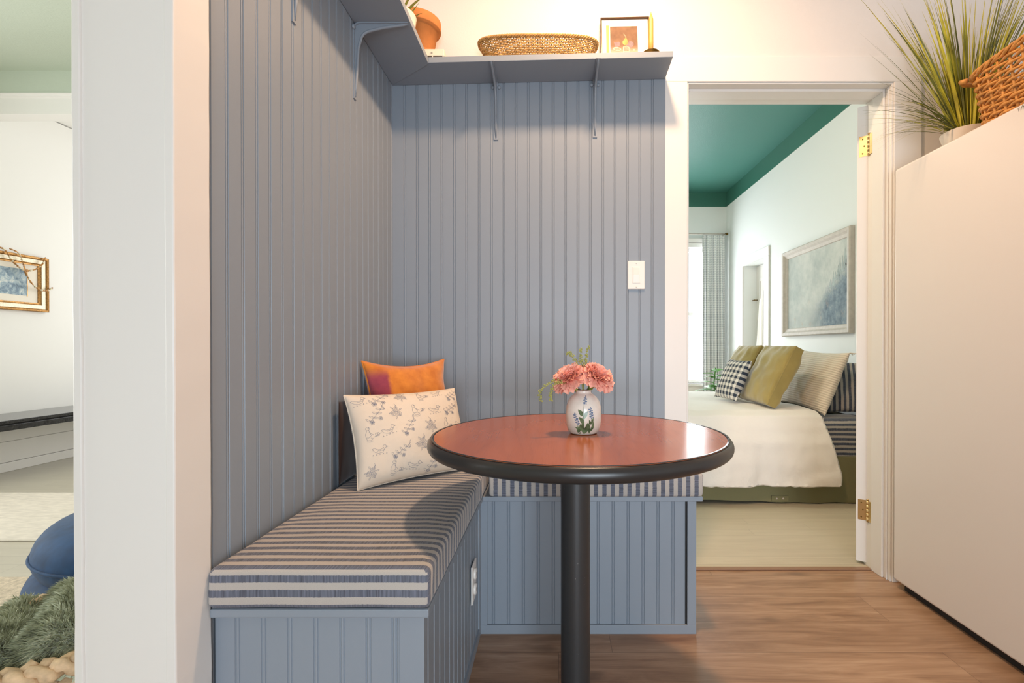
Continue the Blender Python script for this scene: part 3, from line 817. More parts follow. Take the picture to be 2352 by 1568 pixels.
# candle holder and candle
cx_, cy_ = .3765, 1.925; cz_ = sz(cx_, 0)+T_+.001
ch = thing('candle_holder', 'round aged brass candle holder at the right end of the shelf', 'candle holder')
b = MB(); b.lathe([(0, .002), (.016, .0015), (.02, .004), (.0315, .017), (.033, .0185), (.0315, .0195), (.018, .010), (.0125, .010), (.0125, .022), (.0102, .022), (.0102, .009), (0, .009)], (cx_, cy_, cz_), 36); b.build('dish', m_oldbrass, ch)
b = MB(); b.lathe([(0, .0095), (.0092, .0095), (.0096, .06), (.0092, .148), (.006, .160), (.0022, .1685), (.0012, .176), (0, .177)], (cx_, cy_, cz_+.0005), 20)
cd = thing('taper_candle', 'mustard yellow taper candle in the brass holder', 'candle'); b.build('wax', m_candle, cd)
b = MB(); b.tube([(cx_, cy_, cz_+.176), (cx_+.001, cy_, cz_+.181)], .0008, 5); b.build('wick', m_ivory, cd)

# ------------------------------------------------------------------ refrigerator
fr = thing('refrigerator', 'tall white enamel refrigerator at the right, its side facing the table', 'refrigerator')
b = MB(); b.box(1.374, 2.09, 1.30, 2.0, .034, FT); b.build('cabinet', m_fridge, fr, bevel=.009, bseg=3)
b = MB(); b.box(1.40, 2.06, 1.32, 1.97, .002, .036); b.build('plinth', m_darkgap, fr)
for z0, z1 in ((.05, 1.14), (1.15, FT-.003)):
    b = MB(); b.box(1.376, 2.088, 1.236, 1.296, z0, z1); dr = b.build('door', m_fridge, fr, bevel=.012, bseg=3)
    b = MB(); zc = z1-.3 if z0 < 1 else z0+.03; hz = .25
    b.tube([(1.42, 1.234, zc), (1.42, 1.20, zc+.02), (1.42, 1.20, zc+hz), (1.42, 1.234, zc+hz+.02)], .011, 8); b.build('handle', m_fridge, dr)
# dark lettering at the top edge of the side: "Wh..."
b = MB()
def wtxt(pl, y0, z0, sx, sy, w_=.0013):
    pts = [V((1.3733, y0 - x*sx - .18*0, z0 + y*sy)) for x, y in pl]
    b.ribbon(pts, [V((-1,0,0))]*len(pts), w_)
wtxt([(0,1),(.22,0),(.5,.85),(.72,0),(1.1,1.08)], 1.4690, 1.6655, .0125, .0125)
wtxt([(0,1.25),(-.03,0),(.02,.45),(.25,.72),(.42,.62),(.45,.02)], 1.4530, 1.6665, .0125, .0115)
wtxt([(0,.72),(.12,.15),(.35,.05),(.55,.72),(.35,-.3),(.05,-.35)], 1.4460, 1.6665, .0125, .0115)
b.build('lettering', m_dark, fr)

# potted grass behind the basket
pg = thing('potted_grass', 'tuft of long yellow green grass in a pale pot on the refrigerator', 'potted plant')
gc = (1.535, 1.85)
pot(pg, gc, FT+.001, .085, .055, .078, 0, mat('pale_stone_pot', (.72,.66,.58), .6))
b = MB(); gm = []
rnd = random.Random(3)
def gblade(ang, tilt, ln, w_, bendv, mi):
    dv = V((cos(ang)*sin(tilt), sin(ang)*sin(tilt), cos(tilt)))
    if dv.y*ln > .12: dv.y = .12/ln
    if dv.y < 0: dv.y *= .2
    bendv.y = 0
    rr = rnd.uniform(0, .05)
    blade(b, (gc[0]+rr*cos(ang), gc[1]+rr*sin(ang)*.7, FT+.07), dv, ln, w_, bendv, mi, 8, .3)
for k in range(210):
    ang = rnd.uniform(0, 2*pi); tilt = abs(rnd.gauss(.30, .17))
    ln = rnd.uniform(.28, .66)
    # keep blades in front of the wall
    yy = gc[1] + sin(ang)*sin(tilt)*ln
    if yy > 2.0: ang = -ang
    gblade(ang, tilt, ln, rnd.choice((.0035, .005, .0065, .009)), V((cos(ang)*.12, sin(ang)*.04, -.05)), rnd.choice((0,0,1)))
# long outer blades towards the left, thin drooping ones
for (tx, tz, w_) in ((1.26, 2.20, .010), (1.245, 2.16, .007), (1.33, 2.02, .006), (1.38, 2.26, .010), (1.30, 2.08, .004), (1.36, 1.98, .006)):
    p0 = V((gc[0]-.03, gc[1]-.02, FT+.07)); p1 = V((tx, 1.80, tz)); dl = p1-p0
    blade(b, p0, dl+V((0,0,.05)), dl.length, w_, (0, 0, -.06), 0, 9, .3)
for k in range(46):
    ang = pi + rnd.uniform(-.75, .55); ln = rnd.uniform(.22, .46); tilt = rnd.uniform(.7, 1.15)
    yy = gc[1] + sin(ang)*sin(tilt)*ln
    if yy > 1.98: ang = 2*pi - ang
    gblade(ang, tilt, ln, rnd.choice((.0018, .0025, .004)), V((cos(ang)*.1, 0, -rnd.uniform(.2, .75))), rnd.choice((0,1)))
for (tx, tz) in ((1.165, 1.66), (1.19, 1.72), (1.24, 1.82), (1.22, 1.92)):
    p0 = V((gc[0]-.05, gc[1]-.03, FT+.085)); p1 = V((tx, 1.78, tz)); dl = p1-p0
    blade(b, p0, dl+V((0,0,.16)), dl.length, .003, (0, 0, -.38), 1, 10, .2)
b.build('grass_blades', [mat('grass_yellow_green', (.44,.41,.04), .5, var=.4, vscale=14), mat('grass_dark_green', (.13,.145,.03), .5, var=.4, vscale=14)], pg)

# ------------------------------------------------------------------ round table
tb = thing('round_table', 'round cherry wood pedestal table with black edge and black column', 'table')
tx, ty, TZ = .064, 1.2865, .748
b = MB(); b.lathe([(0, TZ-.004), (.372, TZ-.004), (.372, TZ), (0, TZ)][::-1], (tx, ty, 0), 128, smooth=False); b.build('tabletop', m_cherry, tb)
b = MB()
prof = [(.3725, TZ-.0003), (.3735, TZ+.0004)]
for k in range(13):
    a = pi/2 - pi*k/12; prof.append((.3665+.0145*cos(a) if False else .366+.016*max(0, cos(a))**.9, TZ-.0175+.0175*sin(a)))
prof += [(.355, TZ-.0352), (0, TZ-.0352)]
b.lathe(prof, (tx, ty, 0), 128); b.build('edge_band', m_vinyl, tb)
b = MB(); b.lathe([(.0379, .02), (.0379, TZ-.036)], (tx-.0075, ty, 0), 48); b.build('column', flecked(), tb)
b = MB(); b.lathe([(0, TZ-.0475), (.10, TZ-.0475), (.12, TZ-.041), (.12, TZ-.036), (0, TZ-.036)], (tx-.0075, ty, 0), 32); b.build('top_plate', m_black, tb)
b = MB(); b.lathe([(0, .001), (.13, .001), (.13, .008), (.06, .022), (.045, .03), (0, .03)], (tx-.0075, ty, 0), 48); b.build('base', m_black, tb)

# ------------------------------------------------------------------ vase with flowers
vx, vy = .0765, 1.275
vs_ = thing('flower_vase', 'small speckled white ceramic vase painted with blue flowers, on the round table', 'vase')
vprof = [(0, .0005), (.030, .0005), (.0345, .002), (.0395, .008), (.0438, .02), (.0455, .035), (.0458, .055), (.0445, .070), (.040, .084), (.033, .0945), (.0255, .1005), (.0205, .1035), (.0193, .107), (.0203, .1105), (.0185, .1112), (.0168, .107), (.018, .100), (0, .09)]
def vrad(z):
    for (r0, z0), (r1, z1) in zip(vprof[1:14], vprof[2:15]):
        if z0 <= z <= z1: return r0+(r1-r0)*(z-z0)/max(1e-6, z1-z0)
    return .0458
b = MB(); b.lathe(vprof[2:], (vx, vy, TZ), 64); b.lathe(vprof[:3], (vx, vy, TZ), 48, mi=3)
view = math.atan2(-vy, -vx)      # direction of the viewer side of the vase
def vpt(s_, z, off=.0004):
    """s_: metres to the right across the front of the vase (arc), z height"""
    r = vrad(z); a = view + s_/.0458; rr = r+off
    return V((vx+rr*cos(a), vy+rr*sin(a), TZ+z))
def vleaf(s0, z0, s1, z1, w_, curve=0, mi=2):
    pts = []
    n = 10; L_, Rr = [], []
    dx, dz = s1-s0, z1-z0; ln = math.hypot(dx, dz); nx_, nz_ = -dz/ln, dx/ln
    for i in range(n+1):
        t = i/n; ww = w_*sin(pi*min(1, t**.8))**.9/2; cs = s0+dx*t+nx_*curve*sin(pi*t); cz = z0+dz*t+nz_*curve*sin(pi*t)
        L_.append(vpt(cs+nx_*ww, max(.003, cz+nz_*ww))); Rr.append(vpt(cs-nx_*ww, max(.003, cz-nz_*ww)))
    vv = [p for pr in zip(L_, Rr) for p in pr]
    b.add(vv, [(2*i, 2*i+1, 2*i+3, 2*i+2) for i in range(n)], mi, True)
def vdots(s0, z0, s1, z1, rows_):
    for i in range(rows_):
        t = i/(rows_-1); cs, cz = s0+(s1-s0)*t, z0+(z1-z0)*t
        for j in (-1, 0, 1):
            if (i in (0, rows_-1)) and j: continue
            s_, z = cs+j*.0036+(.0015 if i % 2 else 0), cz + .001*j*(-1 if i % 2 else 1)
            vv = [vpt(s_+.0015*cos(a), z+.0017*sin(a), .0006) for a in [2*pi*k/7 for k in range(7)]]
            b.add(vv, [tuple(range(7))], 1)
# centre plant
vleaf(.001, .005, .0005, .078, .0022); vleaf(.001, .004, -.001, .038, .010, .002); vleaf(.002, .004, .011, .034, .011, -.002); vleaf(-.001, .030, -.012, .048, .009, -.002); vleaf(0, .042, .011, .062, .010, .001); vleaf(-.002, .050, -.014, .066, .010, -.001)
vdots(.0015, .078, .007, .098, 8)
# left plant
vleaf(-.010, .004, -.018, .017, .008); vleaf(-.010, .016, -.024, .022, .004); vleaf(-.012, .010, -.008, .030, .009, -.002); vleaf(-.013, .012, -.015, .028, .003); vdots(-.014, .029, -.024, .056, 10)
# right plant
vleaf(.018, .004, .014, .034, .008, .001); vleaf(.020, .010, .026, .036, .008, -.002); vleaf(.020, .028, .014, .040, .006); vleaf(.022, .030, .026, .046, .005); vleaf(.021, .028, .0205, .044, .002); vdots(.0205, .044, .017, .070, 10)
b.build('vase_body', [m_glaze, m_blpaint, m_grpaint, m_rim], vs_)

def carnation(label, head, stem_base, R, tilt, seed):
    th = thing('carnation', label, 'flower', group='coral carnations in the vase'); r_ = random.Random(seed)
    axis = V(tilt).normalized(); head = V(head)
    e1 = axis.orthogonal().normalized(); e2 = axis.cross(e1)
    m = MB()
    layers = [(1.50, 15, 1.0), (1.25, 14, 1.0), (1.0, 13, .98), (.76, 12, .94), (.52, 9, .90), (.28, 6, .86), (.1, 4, .80)]
    base = head - axis*R*.42
    for phi, cnt, rl in layers:
        for k in range(cnt):
            az = 2*pi*(k+r_.uniform(-.3,.3))/cnt + phi*3; ph = phi + r_.uniform(-.1,.1)
            out = e1*cos(az)+e2*sin(az)
            width = r_.uniform(.55, .8)*R; ln = R*rl*r_.uniform(.92,1.08)*(1.0+.12*phi)
            tang = axis.cross(out).normalized()
            jag = [r_.uniform(-.06,.06) for _ in range(12)]; fr_ = r_.uniform(0, 6)
            nu, nv = 5, 11; vs = []
            for i in range(nu+1):
                s_ = i/nu
                # petal mid-line curves outward
                ang = ph*(.35+.65*s_) 
                mid = base + (axis*cos(ang*.9) + out*sin(ang*.9))*(ln*s_*1.25)
                if phi > 1.2: mid = mid - axis*(s_*s_*R*.18)
                nrm = (axis*(-sin(ang)) + out*cos(ang))
                for j in range(nv+1):
                    t = 2*j/nv-1; wv = width*(.16+.84*s_**.8)*t
                    ruf = .10*R*s_*s_*sin(8*t+fr_)
                    rad = (jag[j]*R + (.05*R if j % 2 else -.04*R))*s_**4 - .16*R*t*t*s_
                    vs.append(mid + tang*wv + nrm*(ruf - .12*R*t*t*s_) + (axis*cos(ang)+out*sin(ang))*rad)
            m.add(vs, [(i*(nv+1)+j, i*(nv+1)+j+1, (i+1)*(nv+1)+j+1, (i+1)*(nv+1)+j) for i in range(nu) for j in range(nv)], 0, True)
    m.build('bloom', m_pet, th)
    m = MB(); cb = base - axis*R*.50
    m.lathe([(0,-.012),(.0035,-.012),(.0065,-.004),(.0085,.008),(.0105,.019),(.009,.021),(0,.019)], cb, 14, ax=axis); m.build('calyx', m_calyx, th)
    m = MB(); sb = V(stem_base); p1 = cb - axis*.01
    gx = .010 if tilt[0] > 0 else -.010
    m.tube([p1, p1.lerp(V((vx+gx, vy-.004, TZ+.116)), .6)+V((0,0,.001)), V((vx+gx, vy-.004, TZ+.113)), V((vx+gx*.6, vy, TZ+.104)), sb], .002, 8); m.build('stem', m_stem, th)
def at(px, py, Y): return V(((px-1272)*Y/1137, Y, .966+(800-py)*Y/1137))
carnation('coral carnation on the left, over the vase rim', at(1310, 868, 1.262), (vx-.004, vy, TZ+.093), .0345, (-.42, -.40, .85), 4)
carnation('coral carnation on the right, over the vase rim', at(1370, 866, 1.265), (vx+.004, vy, TZ+.093), .0355, (.42, -.42, .82), 9)
def sprig(label, pts, side, seed, berries=34, br=.0021, twigs=9):
    r_ = random.Random(seed); P = [V(p) for p in pts]
    def cr(t):
        n = len(P)-1; f = t*n; i = min(int(f), n-1); f -= i
        p0, p1, p2, p3 = P[max(i-1,0)], P[i], P[i+1], P[min(i+2,n)]
        return .5*((2*p1)+(p2-p0)*f+(2*p0-5*p1+4*p2-p3)*f*f+(3*p1-p0-3*p2+p3)*f**3)
    th = thing('greenery_sprig', label, 'sprig', group='seed sprigs in the vase')
    m = MB(); m.tube([cr(i/16) for i in range(17)], [.0012-.0005*i/16 for i in range(17)], 5); m.build('stem', m_sprig, th)
    m = MB()
    for k in range(berries):
        t = .30+.70*k/(berries-1); p = cr(t); o_ = V((r_.uniform(-1,1), r_.uniform(-.5,.5), r_.uniform(-.6,1))).normalized()*r_.uniform(.003, .0085)*(1.15-t*.7)
        m.tube([p, p+o_], 0.0005, 4, caps=False); q = p+o_; r = br*r_.uniform(.7, 1.15)
        m.lathe([(0,-r),(r*.75,-r*.65),(r,0),(r*.75,r*.65),(0,r)], q, 7)
    m.build('seed_pods', m_sprig, th)
Yf = 1.275
base_p = (vx, vy+.004, TZ+.10)
sprig('tall straight seed sprig above the two carnations', [base_p, at(1343, 845, Yf), at(1346, 820, Yf), at(1352, 795, Yf)], 1, 1)
sprig('middle seed sprig leaning beside the tall one above the carnations', [base_p, at(1337, 845, Yf+.01), at(1334, 822, Yf+.01), at(1334, 801, Yf+.01)], 1, 2)
sprig('left arching seed sprig above the left carnation', [base_p, at(1330, 843, Yf), at(1317, 822, Yf), at(1308, 810, Yf), at(1301, 813, Yf)], 1, 3)
sprig('seed sprig drooping far out to the left of the vase', [base_p, at(1300, 880, Yf-.03), at(1272, 877, Yf-.05), at(1250, 890, Yf-.06), at(1240, 903, Yf-.06), at(1243, 921, Yf-.06)], 1, 4, 44, .0021)
sprig('short seed sprig drooping at the left of the vase', [base_p, at(1302, 884, Yf-.03), at(1277, 880, Yf-.05), at(1267, 894, Yf-.05), at(1264, 908, Yf-.05), at(1266, 921, Yf-.05)], 1, 5, 36, .0021)

# ------------------------------------------------------------------ pillows
class Pillow:
    def __init__(s, bl, br, up, h, t, pinch=.07, pw=.5, seed=0, wr=.006, box=0):
        """bl, br: bottom corners; up: direction from bottom to top; normal = outwards to viewer"""
        s.bl, s.br = V(bl), V(br); s.X = (s.br-s.bl); s.w = s.X.length; s.X.normalize()
        u = V(up); s.Y = (u - s.X*u.dot(s.X)).normalized(); s.N = s.X.cross(s.Y).normalized(); s.h = h; s.t = t; s.pinch = pinch; s.pw = pw; s.seed = seed; s.wr = wr; s.box = box
        s.back = 1.0; s.O = (s.bl+s.br)/2 + s.Y*(h/2)
    def loc(s, u, v, side):
        a = max(0, 1-u*u); b_ = max(0, 1-v*v)
        x = s.w/2*u*(1-s.pinch*b_*abs(u)**1.5); y = s.h/2*v*(1-s.pinch*1.0*a*abs(v)**1.5)
        prof = (a**s.pw)*(b_**s.pw)
        z = side*(s.t/2*prof)*(s.back if side < 0 else 1)
        q = V((x*14+s.seed, y*14, side*2))
        ed = (1-min(a, b_))
        z += s.wr*(noise.noise(q) + .6*noise.noise(V((x*40+s.seed, y*12, side)))*ed)*min(1, prof*2.5)
        if s.box: z += side*s.box/2
        return x, y, z
    def pt(s, u, v, side=1, off=0):
        x, y, z = s.loc(u, v, side); return s.O + s.X*x + s.Y*y + s.N*(z+off*side)
    def nrm(s, u, v):
        e = .01; a = s.pt(min(1,u+e), v)-s.pt(max(-1,u-e), v); b_ = s.pt(u, min(1,v+e))-s.pt(u, max(-1,v-e)); n = a.cross(b_); return n.normalized() if n.length > 0 else s.N
    def mesh(s, n=36, mi_back=0):
        m = MB(); f = lambda i: -cos(pi*i)   # denser at the edges
        uvf = lambda i, j, sd: (s.loc(f(i), f(j), 1)[0], s.loc(f(i), f(j), 1)[1])
        m.grid(lambda i, j: s.pt(f(i), f(j), 1), n, n, 0, True, lambda i, j: uvf(i, j, 1))
        m.grid(lambda i, j: s.pt(-f(i), f(j), -1), n, n, mi_back, True, lambda i, j: (-s.loc(f(i), f(j), 1)[0], s.loc(f(i), f(j), 1)[1]))
        if s.box:
            per = [(f(i/n), -1) for i in range(n)] + [(1, f(i/n)) for i in range(n)] + [(-f(i/n), 1) for i in range(n)] + [(-1, -f(i/n)) for i in range(n)]
            P = len(per)
            def g(i, j):
                u, v = per[int(round(i*P)) % P]; return s.pt(u, v, -1).lerp(s.pt(u, v, 1), j)
            m.grid(g, P, 3, 0, True, lambda i, j: (i*2, j*.1))
        return m
    def seam(s, n=40, r=.0022, side=None):
        P = []
        f = lambda i: -cos(pi*i)
        for (a, b_) in [(f(i/n), -1) for i in range(n)] + [(1, f(i/n)) for i in range(n)] + [(-f(i/n), 1) for i in range(n)] + [(-1, -f(i/n)) for i in range(n)]:
            P.append(s.pt(a, b_, side or 1))
        m = MB(); m.tube(P, r, 6, True); return m
def weld(o):
    import bmesh
    bm = bmesh.new(); bm.from_mesh(o.data); bmesh.ops.remove_doubles(bm, verts=bm.verts, dist=.00015); bm.to_mesh(o.data); bm.free(); return o

# orange velvet pillow across the corner
P1 = Pillow((-.612, 1.652, ZS+.014), (-.392, 1.922, ZS+.014), (-.12, .10, 1), .362, .13, .14, .42, 3, .008)
po = thing('velvet_pillow', 'orange velvet pillow with a magenta patch, leaning in the bench corner', 'pillow')
weld(P1.mesh(40).build('pillow_body', m_orange, po)); P1.seam(r=.003).build('piping', m_orange, po)
P3 = Pillow((-.642, 1.478, ZS+.006), (-.642, 1.640, ZS+.006), (0, 0, 1), .25, .028, .03, .45, 61, .003)
tag(weld(P3.mesh(24).build('velvet_pillow', m_brownback)), 'dark brown pillow squeezed against the left wall behind the cream toile pillow', 'pillow')
# cream toile pillow with line drawings
P2 = Pillow((-.566, 1.425, ZS+.006), (-.285, 1.690, ZS+.006), (-.36*.67, .36*.74, .93), .285, .135, .06, .40, 8, .006)
pc = thing('toile_pillow', 'cream lumbar pillow printed with blue line drawings, in front of the orange pillow', 'pillow')
P2.back = 1.0
m = P2.mesh(40, 1)
W2, H2 = P2.w, P2.h
def stroke(pl, cu_, cv_, size, rot=0):
    pts, ns = [], []
    # resample
    seg = []
    for i in range(len(pl)-1):
        for k in range(3): seg.append((pl[i][0]+(pl[i+1][0]-pl[i][0])*k/3, pl[i][1]+(pl[i+1][1]-pl[i][1])*k/3))
    seg.append(pl[-1])
    for x, y in seg:
        xr = x*cos(rot)-y*sin(rot); yr = x*sin(rot)+y*cos(rot)
        u = cu_ + xr*size/(W2/2); v = cv_ + yr*size/(H2/2)
        if abs(u) > .985 or abs(v) > .985: return
        pts.append(P2.pt(u, v, 1, .0009)); ns.append(P2.nrm(u, v))
    m.ribbon(pts, ns, .00075, 2)
def circ(cx0, cy0, r, n=10, w_=.12, a0=0, a1=2*pi, ph=0): return [(cx0+r*(1+w_*sin(5*a+ph))*cos(a), cy0+r*(1+w_*sin(5*a+ph))*sin(a)) for a in [a0+(a1-a0)*i/n for i in range(n+1)]]
def leafo(x, y, a, l, w_=.35):
    c, s_ = cos(a), sin(a); o = [(0,0),(.3,w_/2),(.65,w_/2.2),(1,0),(.65,-w_/2.2),(.3,-w_/2),(0,0)]; return [(x+l*(p*c-q*s_), y+l*(p*s_+q*c)) for p, q in o]
def motif_rose(u, v, s_, rot):
    for (x, y) in ((-.35,-.15),(.3,-.25),(.05,.3)):
        for r in (.32,.2,.09): stroke(circ(x, y, r, 12, .13, ph=r*20+x), u, v, s_, rot)
    for a in (.4, 1.3, 2.2, 3.3, 4.6, 5.5): stroke(leafo(.5*cos(a), .5*sin(a), a, .42), u, v, s_, rot)
    stroke([(.1,.55),(.2,.85),(.1,1.1)], u, v, s_, rot)
def motif_sprig(u, v, s_, rot):
    st = [(-.9,-.6),(-.4,-.3),(.1,.1),(.6,.5),(.9,.9)]; stroke(st, u, v, s_, rot)
    for (x, y), a in zip(st, (2.2, 2.4, 2.5, 2.6, 1.2)): stroke(leafo(x, y, a, .55), u, v, s_, rot); stroke(leafo(x, y, a-2.6, .5), u, v, s_, rot)
    for k in range(6): stroke(leafo(-.7+.0, -.75, k*pi/3, .3, .5), u, v, s_, rot)
    for k in range(6): stroke(leafo(.3, -.5, k*pi/3, .25, .5), u, v, s_, rot)
def motif_child(u, v, s_, rot):
    stroke(circ(0, .75, .2, 12, .02), u, v, s_, rot); stroke([(-.12,.55),(-.35,.2),(-.38,-.15),(-.1,-.25),(.2,-.1),(.15,.3),(.05,.55)], u, v, s_, rot)
    stroke([(.05,.35),(.35,.05),(.55,-.1)], u, v, s_, rot); stroke([(-.35,-.2),(-.3,-.5),(.1,-.6),(.35,-.45),(.1,-.3)], u, v, s_, rot); stroke([(-.4,-.6),(-.1,-.75),(.3,-.7)], u, v, s_, rot)
    for x in (.7, .95): stroke([(x,-.3),(x,.05),(x+.18,.05),(x+.18,-.3),(x,-.3)], u, v, s_, rot)
    stroke([(.4,-.35),(1.4,-.05)], u, v, s_, rot); stroke(circ(.1, .8, .05, 6, 0), u, v, s_, rot)
def motif_duck(u, v, s_, rot):
    stroke([(-.9,.3),(-.6,-.1),(-.2,-.3),(.3,-.25),(.6,.1),(.45,.25),(.1,.1),(-.3,.15),(-.6,.35),(-.9,.3)], u, v, s_, rot); stroke(circ(.6,.35,.2,10,.05), u, v, s_, rot); stroke([(.8,.38),(1.0,.3),(.8,.27)], u, v, s_, rot)
    for x in (-.3, 0, .3): stroke([(x,-.05),(x+.15,.02),(x+.28,-.06)], u, v, s_, rot)
    for x in (-.9,-.5,-.1,.3,.7): stroke([(x,-.5),(x+.05,-.35),(x+.12,-.5)], u, v, s_, rot)
mots = [motif_rose, motif_child, motif_duck, motif_sprig]
rr = random.Random(2); k = 0
for j, v in enumerate((-.78, -.36, .06, .46, .82)):
    for i in range(6):
        u = -.86 + .345*i + (.17 if j % 2 else 0)
        if u > .93: continue
        mots[(i + 2*j + (j//2)) % 4](u + rr.uniform(-.03,.03), v + rr.uniform(-.05,.05), rr.uniform(.023, .028), rr.uniform(-.25, .25)); k += 1
po2 = m.build('pillow_body', [m_linen, m_brownback, m_toile], pc); weld(po2)
P2.seam(r=.0025).build('seam', m_linen, pc)

# ------------------------------------------------------------------ bed
bed = thing('bed', 'double bed with olive upholstered base and striped sheet in the next room', 'bed')
b = MB()
def skirt(i, j):
    # perimeter walk round the base, j from top to bottom
    x0, x1, y0, y1 = .15, 2.17, 3.08, 4.62; per = [(x0,y0),(x1,y0),(x1,y1),(x0,y1),(x0,y0)]
    L_ = [x1-x0, y1-y0, x1-x0, y1-y0]; s_ = i*sum(L_); k = 0
    while k < 3 and s_ > L_[k]: s_ -= L_[k]; k += 1
    f = min(1, s_/L_[k]); x = per[k][0]+(per[k+1][0]-per[k][0])*f; y = per[k][1]+(per[k+1][1]-per[k][1])*f
    nx_, ny_ = ((0,-1),(1,0),(0,1),(-1,0))[k]
    rip = (.006*sin(x*26+3*j)+.005*noise.noise(V((x*9, y*9, j*6))))*j
    lift = max(0, .038*(1-max(0,(x-.2))/1.35))
    z = .292*(1-j) + (.006+lift)*j
    return (x+nx_*rip, y+ny_*rip, z)
b.grid(skirt, 180, 10); b.box(.15, 2.17, 3.08, 4.62, .288, .292)
b.build('bed_base', m_olivesk, bed)
b = MB(); yl = 3.074
b.box(1.355, 1.46, yl-.004, yl+.02, .016, .05, 0)
for x in (1.385, 1.425): b.lathe([(.006,0),(.006,.003),(0,.005)], (x, yl-.004, .034), 10, ax=(0,-1,0), mi=1)
b.build('bed_bracket', [m_olivesk, m_silver], bed, bevel=.002)
for (x, y) in ((.25,3.2),(2.05,3.2),(.25,4.5),(2.05,4.5)):
    b = MB(); b.box(x-.03, x+.03, y-.03, y+.03, 0, .29); b.build('leg', m_dark, bed)
# mattress in a striped fitted sheet
b = MB()
def mat_uv(p, n):
    if n.z > .5: return (p.y, p.x)
    return (p.z+.004*noise.noise(V((p.x*12, p.z*8, 0))), p.x)
mx0, mx1, my0, my1, mz0, mz1 = .18, 2.15, 3.09, 4.60, .294, .525
def rrbox(m, x0, x1, y0, y1, z0, z1, r, uvfn, nx=40, nz=8, wr=.004):
    def wall(i, j, k):
        pass
    # side strips + top, rounded top edge
    prof = [(0, z0+.0), (0, z0+(z1-r-z0)*.33), (0, z0+(z1-r-z0)*.66), (0, z1-r)] + [(r-r*cos(a), z1-r+r*sin(a)) for a in (pi/8, pi/4, 3*pi/8, pi/2)] + [(.2, z1+.004)]
    per = []
    for k in range(nx): per.append((x0+(x1-x0)*k/nx, y0, 0, -1))
    for k in range(nx): per.append((x1, y0+(y1-y0)*k/nx, 1, 0))
    for k in range(nx): per.append((x1-(x1-x0)*k/nx, y1, 0, 1))
    for k in range(nx): per.append((x0, y1-(y1-y0)*k/nx, -1, 0))
    n = len(per); rings = []
    for ins, z in prof:
        ring = []
        for x, y, ax, ay in per:
            xx = min(max(x, x0+ins), x1-ins); yy = min(max(y, y0+ins), y1-ins)
            w_ = wr*noise.noise(V((x*10, y*10, z*14)))
            ring.append(V((xx+ax*w_, yy+ay*w_, z)))
        rings.append(ring)
    for i in range(len(rings)-1):
        for k in range(n):
            l = (k+1) % n; q = [rings[i][k], rings[i][l], rings[i+1][l], rings[i+1][k]]
            nn = V((0,0,1)) if i >= len(rings)-3 else V((0,-1,0))
            m.add(q, [(0,1,2,3)], 0, True, [uvfn(p, nn) for p in q])
    m.add(rings[-1], [tuple(range(n))], 0, True, [uvfn(p, V((0,0,1))) for p in rings[-1]])
rrbox(b, mx0, mx1, my0, my1, mz0, mz1, .05, mat_uv)
weld(b.build('mattress', m_sheet, bed)); bed.children[-1]['label'] = 'mattress in navy and grey striped sheet'
# duvet: puffy sheet over the mattress hanging down the near side
dv = MB()
def duv(i, j, under=0):
    """i along x (foot to head), j: 0 bottom hem on near side -> 1 far hem"""
    x = .08 + i*1.60
    e_ = .03 - under*.026
    path = [(2.998, .130), (3.006, .25), (3.022, .38), (3.06, .47), (3.10, .545), (3.17, .575), (3.4, .578), (3.8, .575), (4.2, .578), (4.52, .572), (4.61, .54), (4.645, .45), (4.65, .2)]
    t = j*(len(path)-1); k = min(int(t), len(path)-2); f = t-k; f2 = f*f*(3-2*f)*.4+f*.6
    y = path[k][0]+(path[k+1][0]-path[k][0])*f2; z = path[k][1]+(path[k+1][1]-path[k][1])*f
    n1 = noise.noise(V((x*3, y*3, z*4))); n2 = noise.noise(V((x*9+5, y*6, z*7))); n3 = noise.noise(V((x*26, y*8, z*16)))
    hang = max(0, min(1, (.5-z)/.3)) if y < 3.2 else 0
    z += (.010*n1 + .006*n2)*(1-hang) - under*.02*(1-hang)
    y += -hang*(.018*n1 + .014*sin(x*13+n2*2)*hang + .006*n3) + under*.02*hang
    if j < .03: z += .012*n2 + .006*noise.noise(V((x*35, 0, 0)))
    # head-end hem flares a little as it hangs
    if i > .9: x += hang*.10*(i-.9)*10*.6
    if z > .5 and i > .93: z -= .006*((i-.93)/.07)**2
    return V((x, y, z))
dv.grid(lambda i, j: duv(i, j, 0), 110, 72)
def hem(i, j):
    return duv(1, i, 0).lerp(duv(1, i, 1), j)
dv.grid(lambda i, j: duv(i, j, 1), 60, 40)
dv.grid(lambda i, j: duv(1, i).lerp(duv(1, i, 1), j) + V((.012*sin(pi*j), 0, 0)), 60, 3)
dv.grid(lambda i, j: duv(i, 0).lerp(duv(i, 0, 1), j) + V((0, 0, -.008*sin(pi*j))), 60, 3)
do_ = tag(weld(dv.build('duvet', m_duvet)), 'white cotton duvet hanging down the near side of the bed', 'duvet')
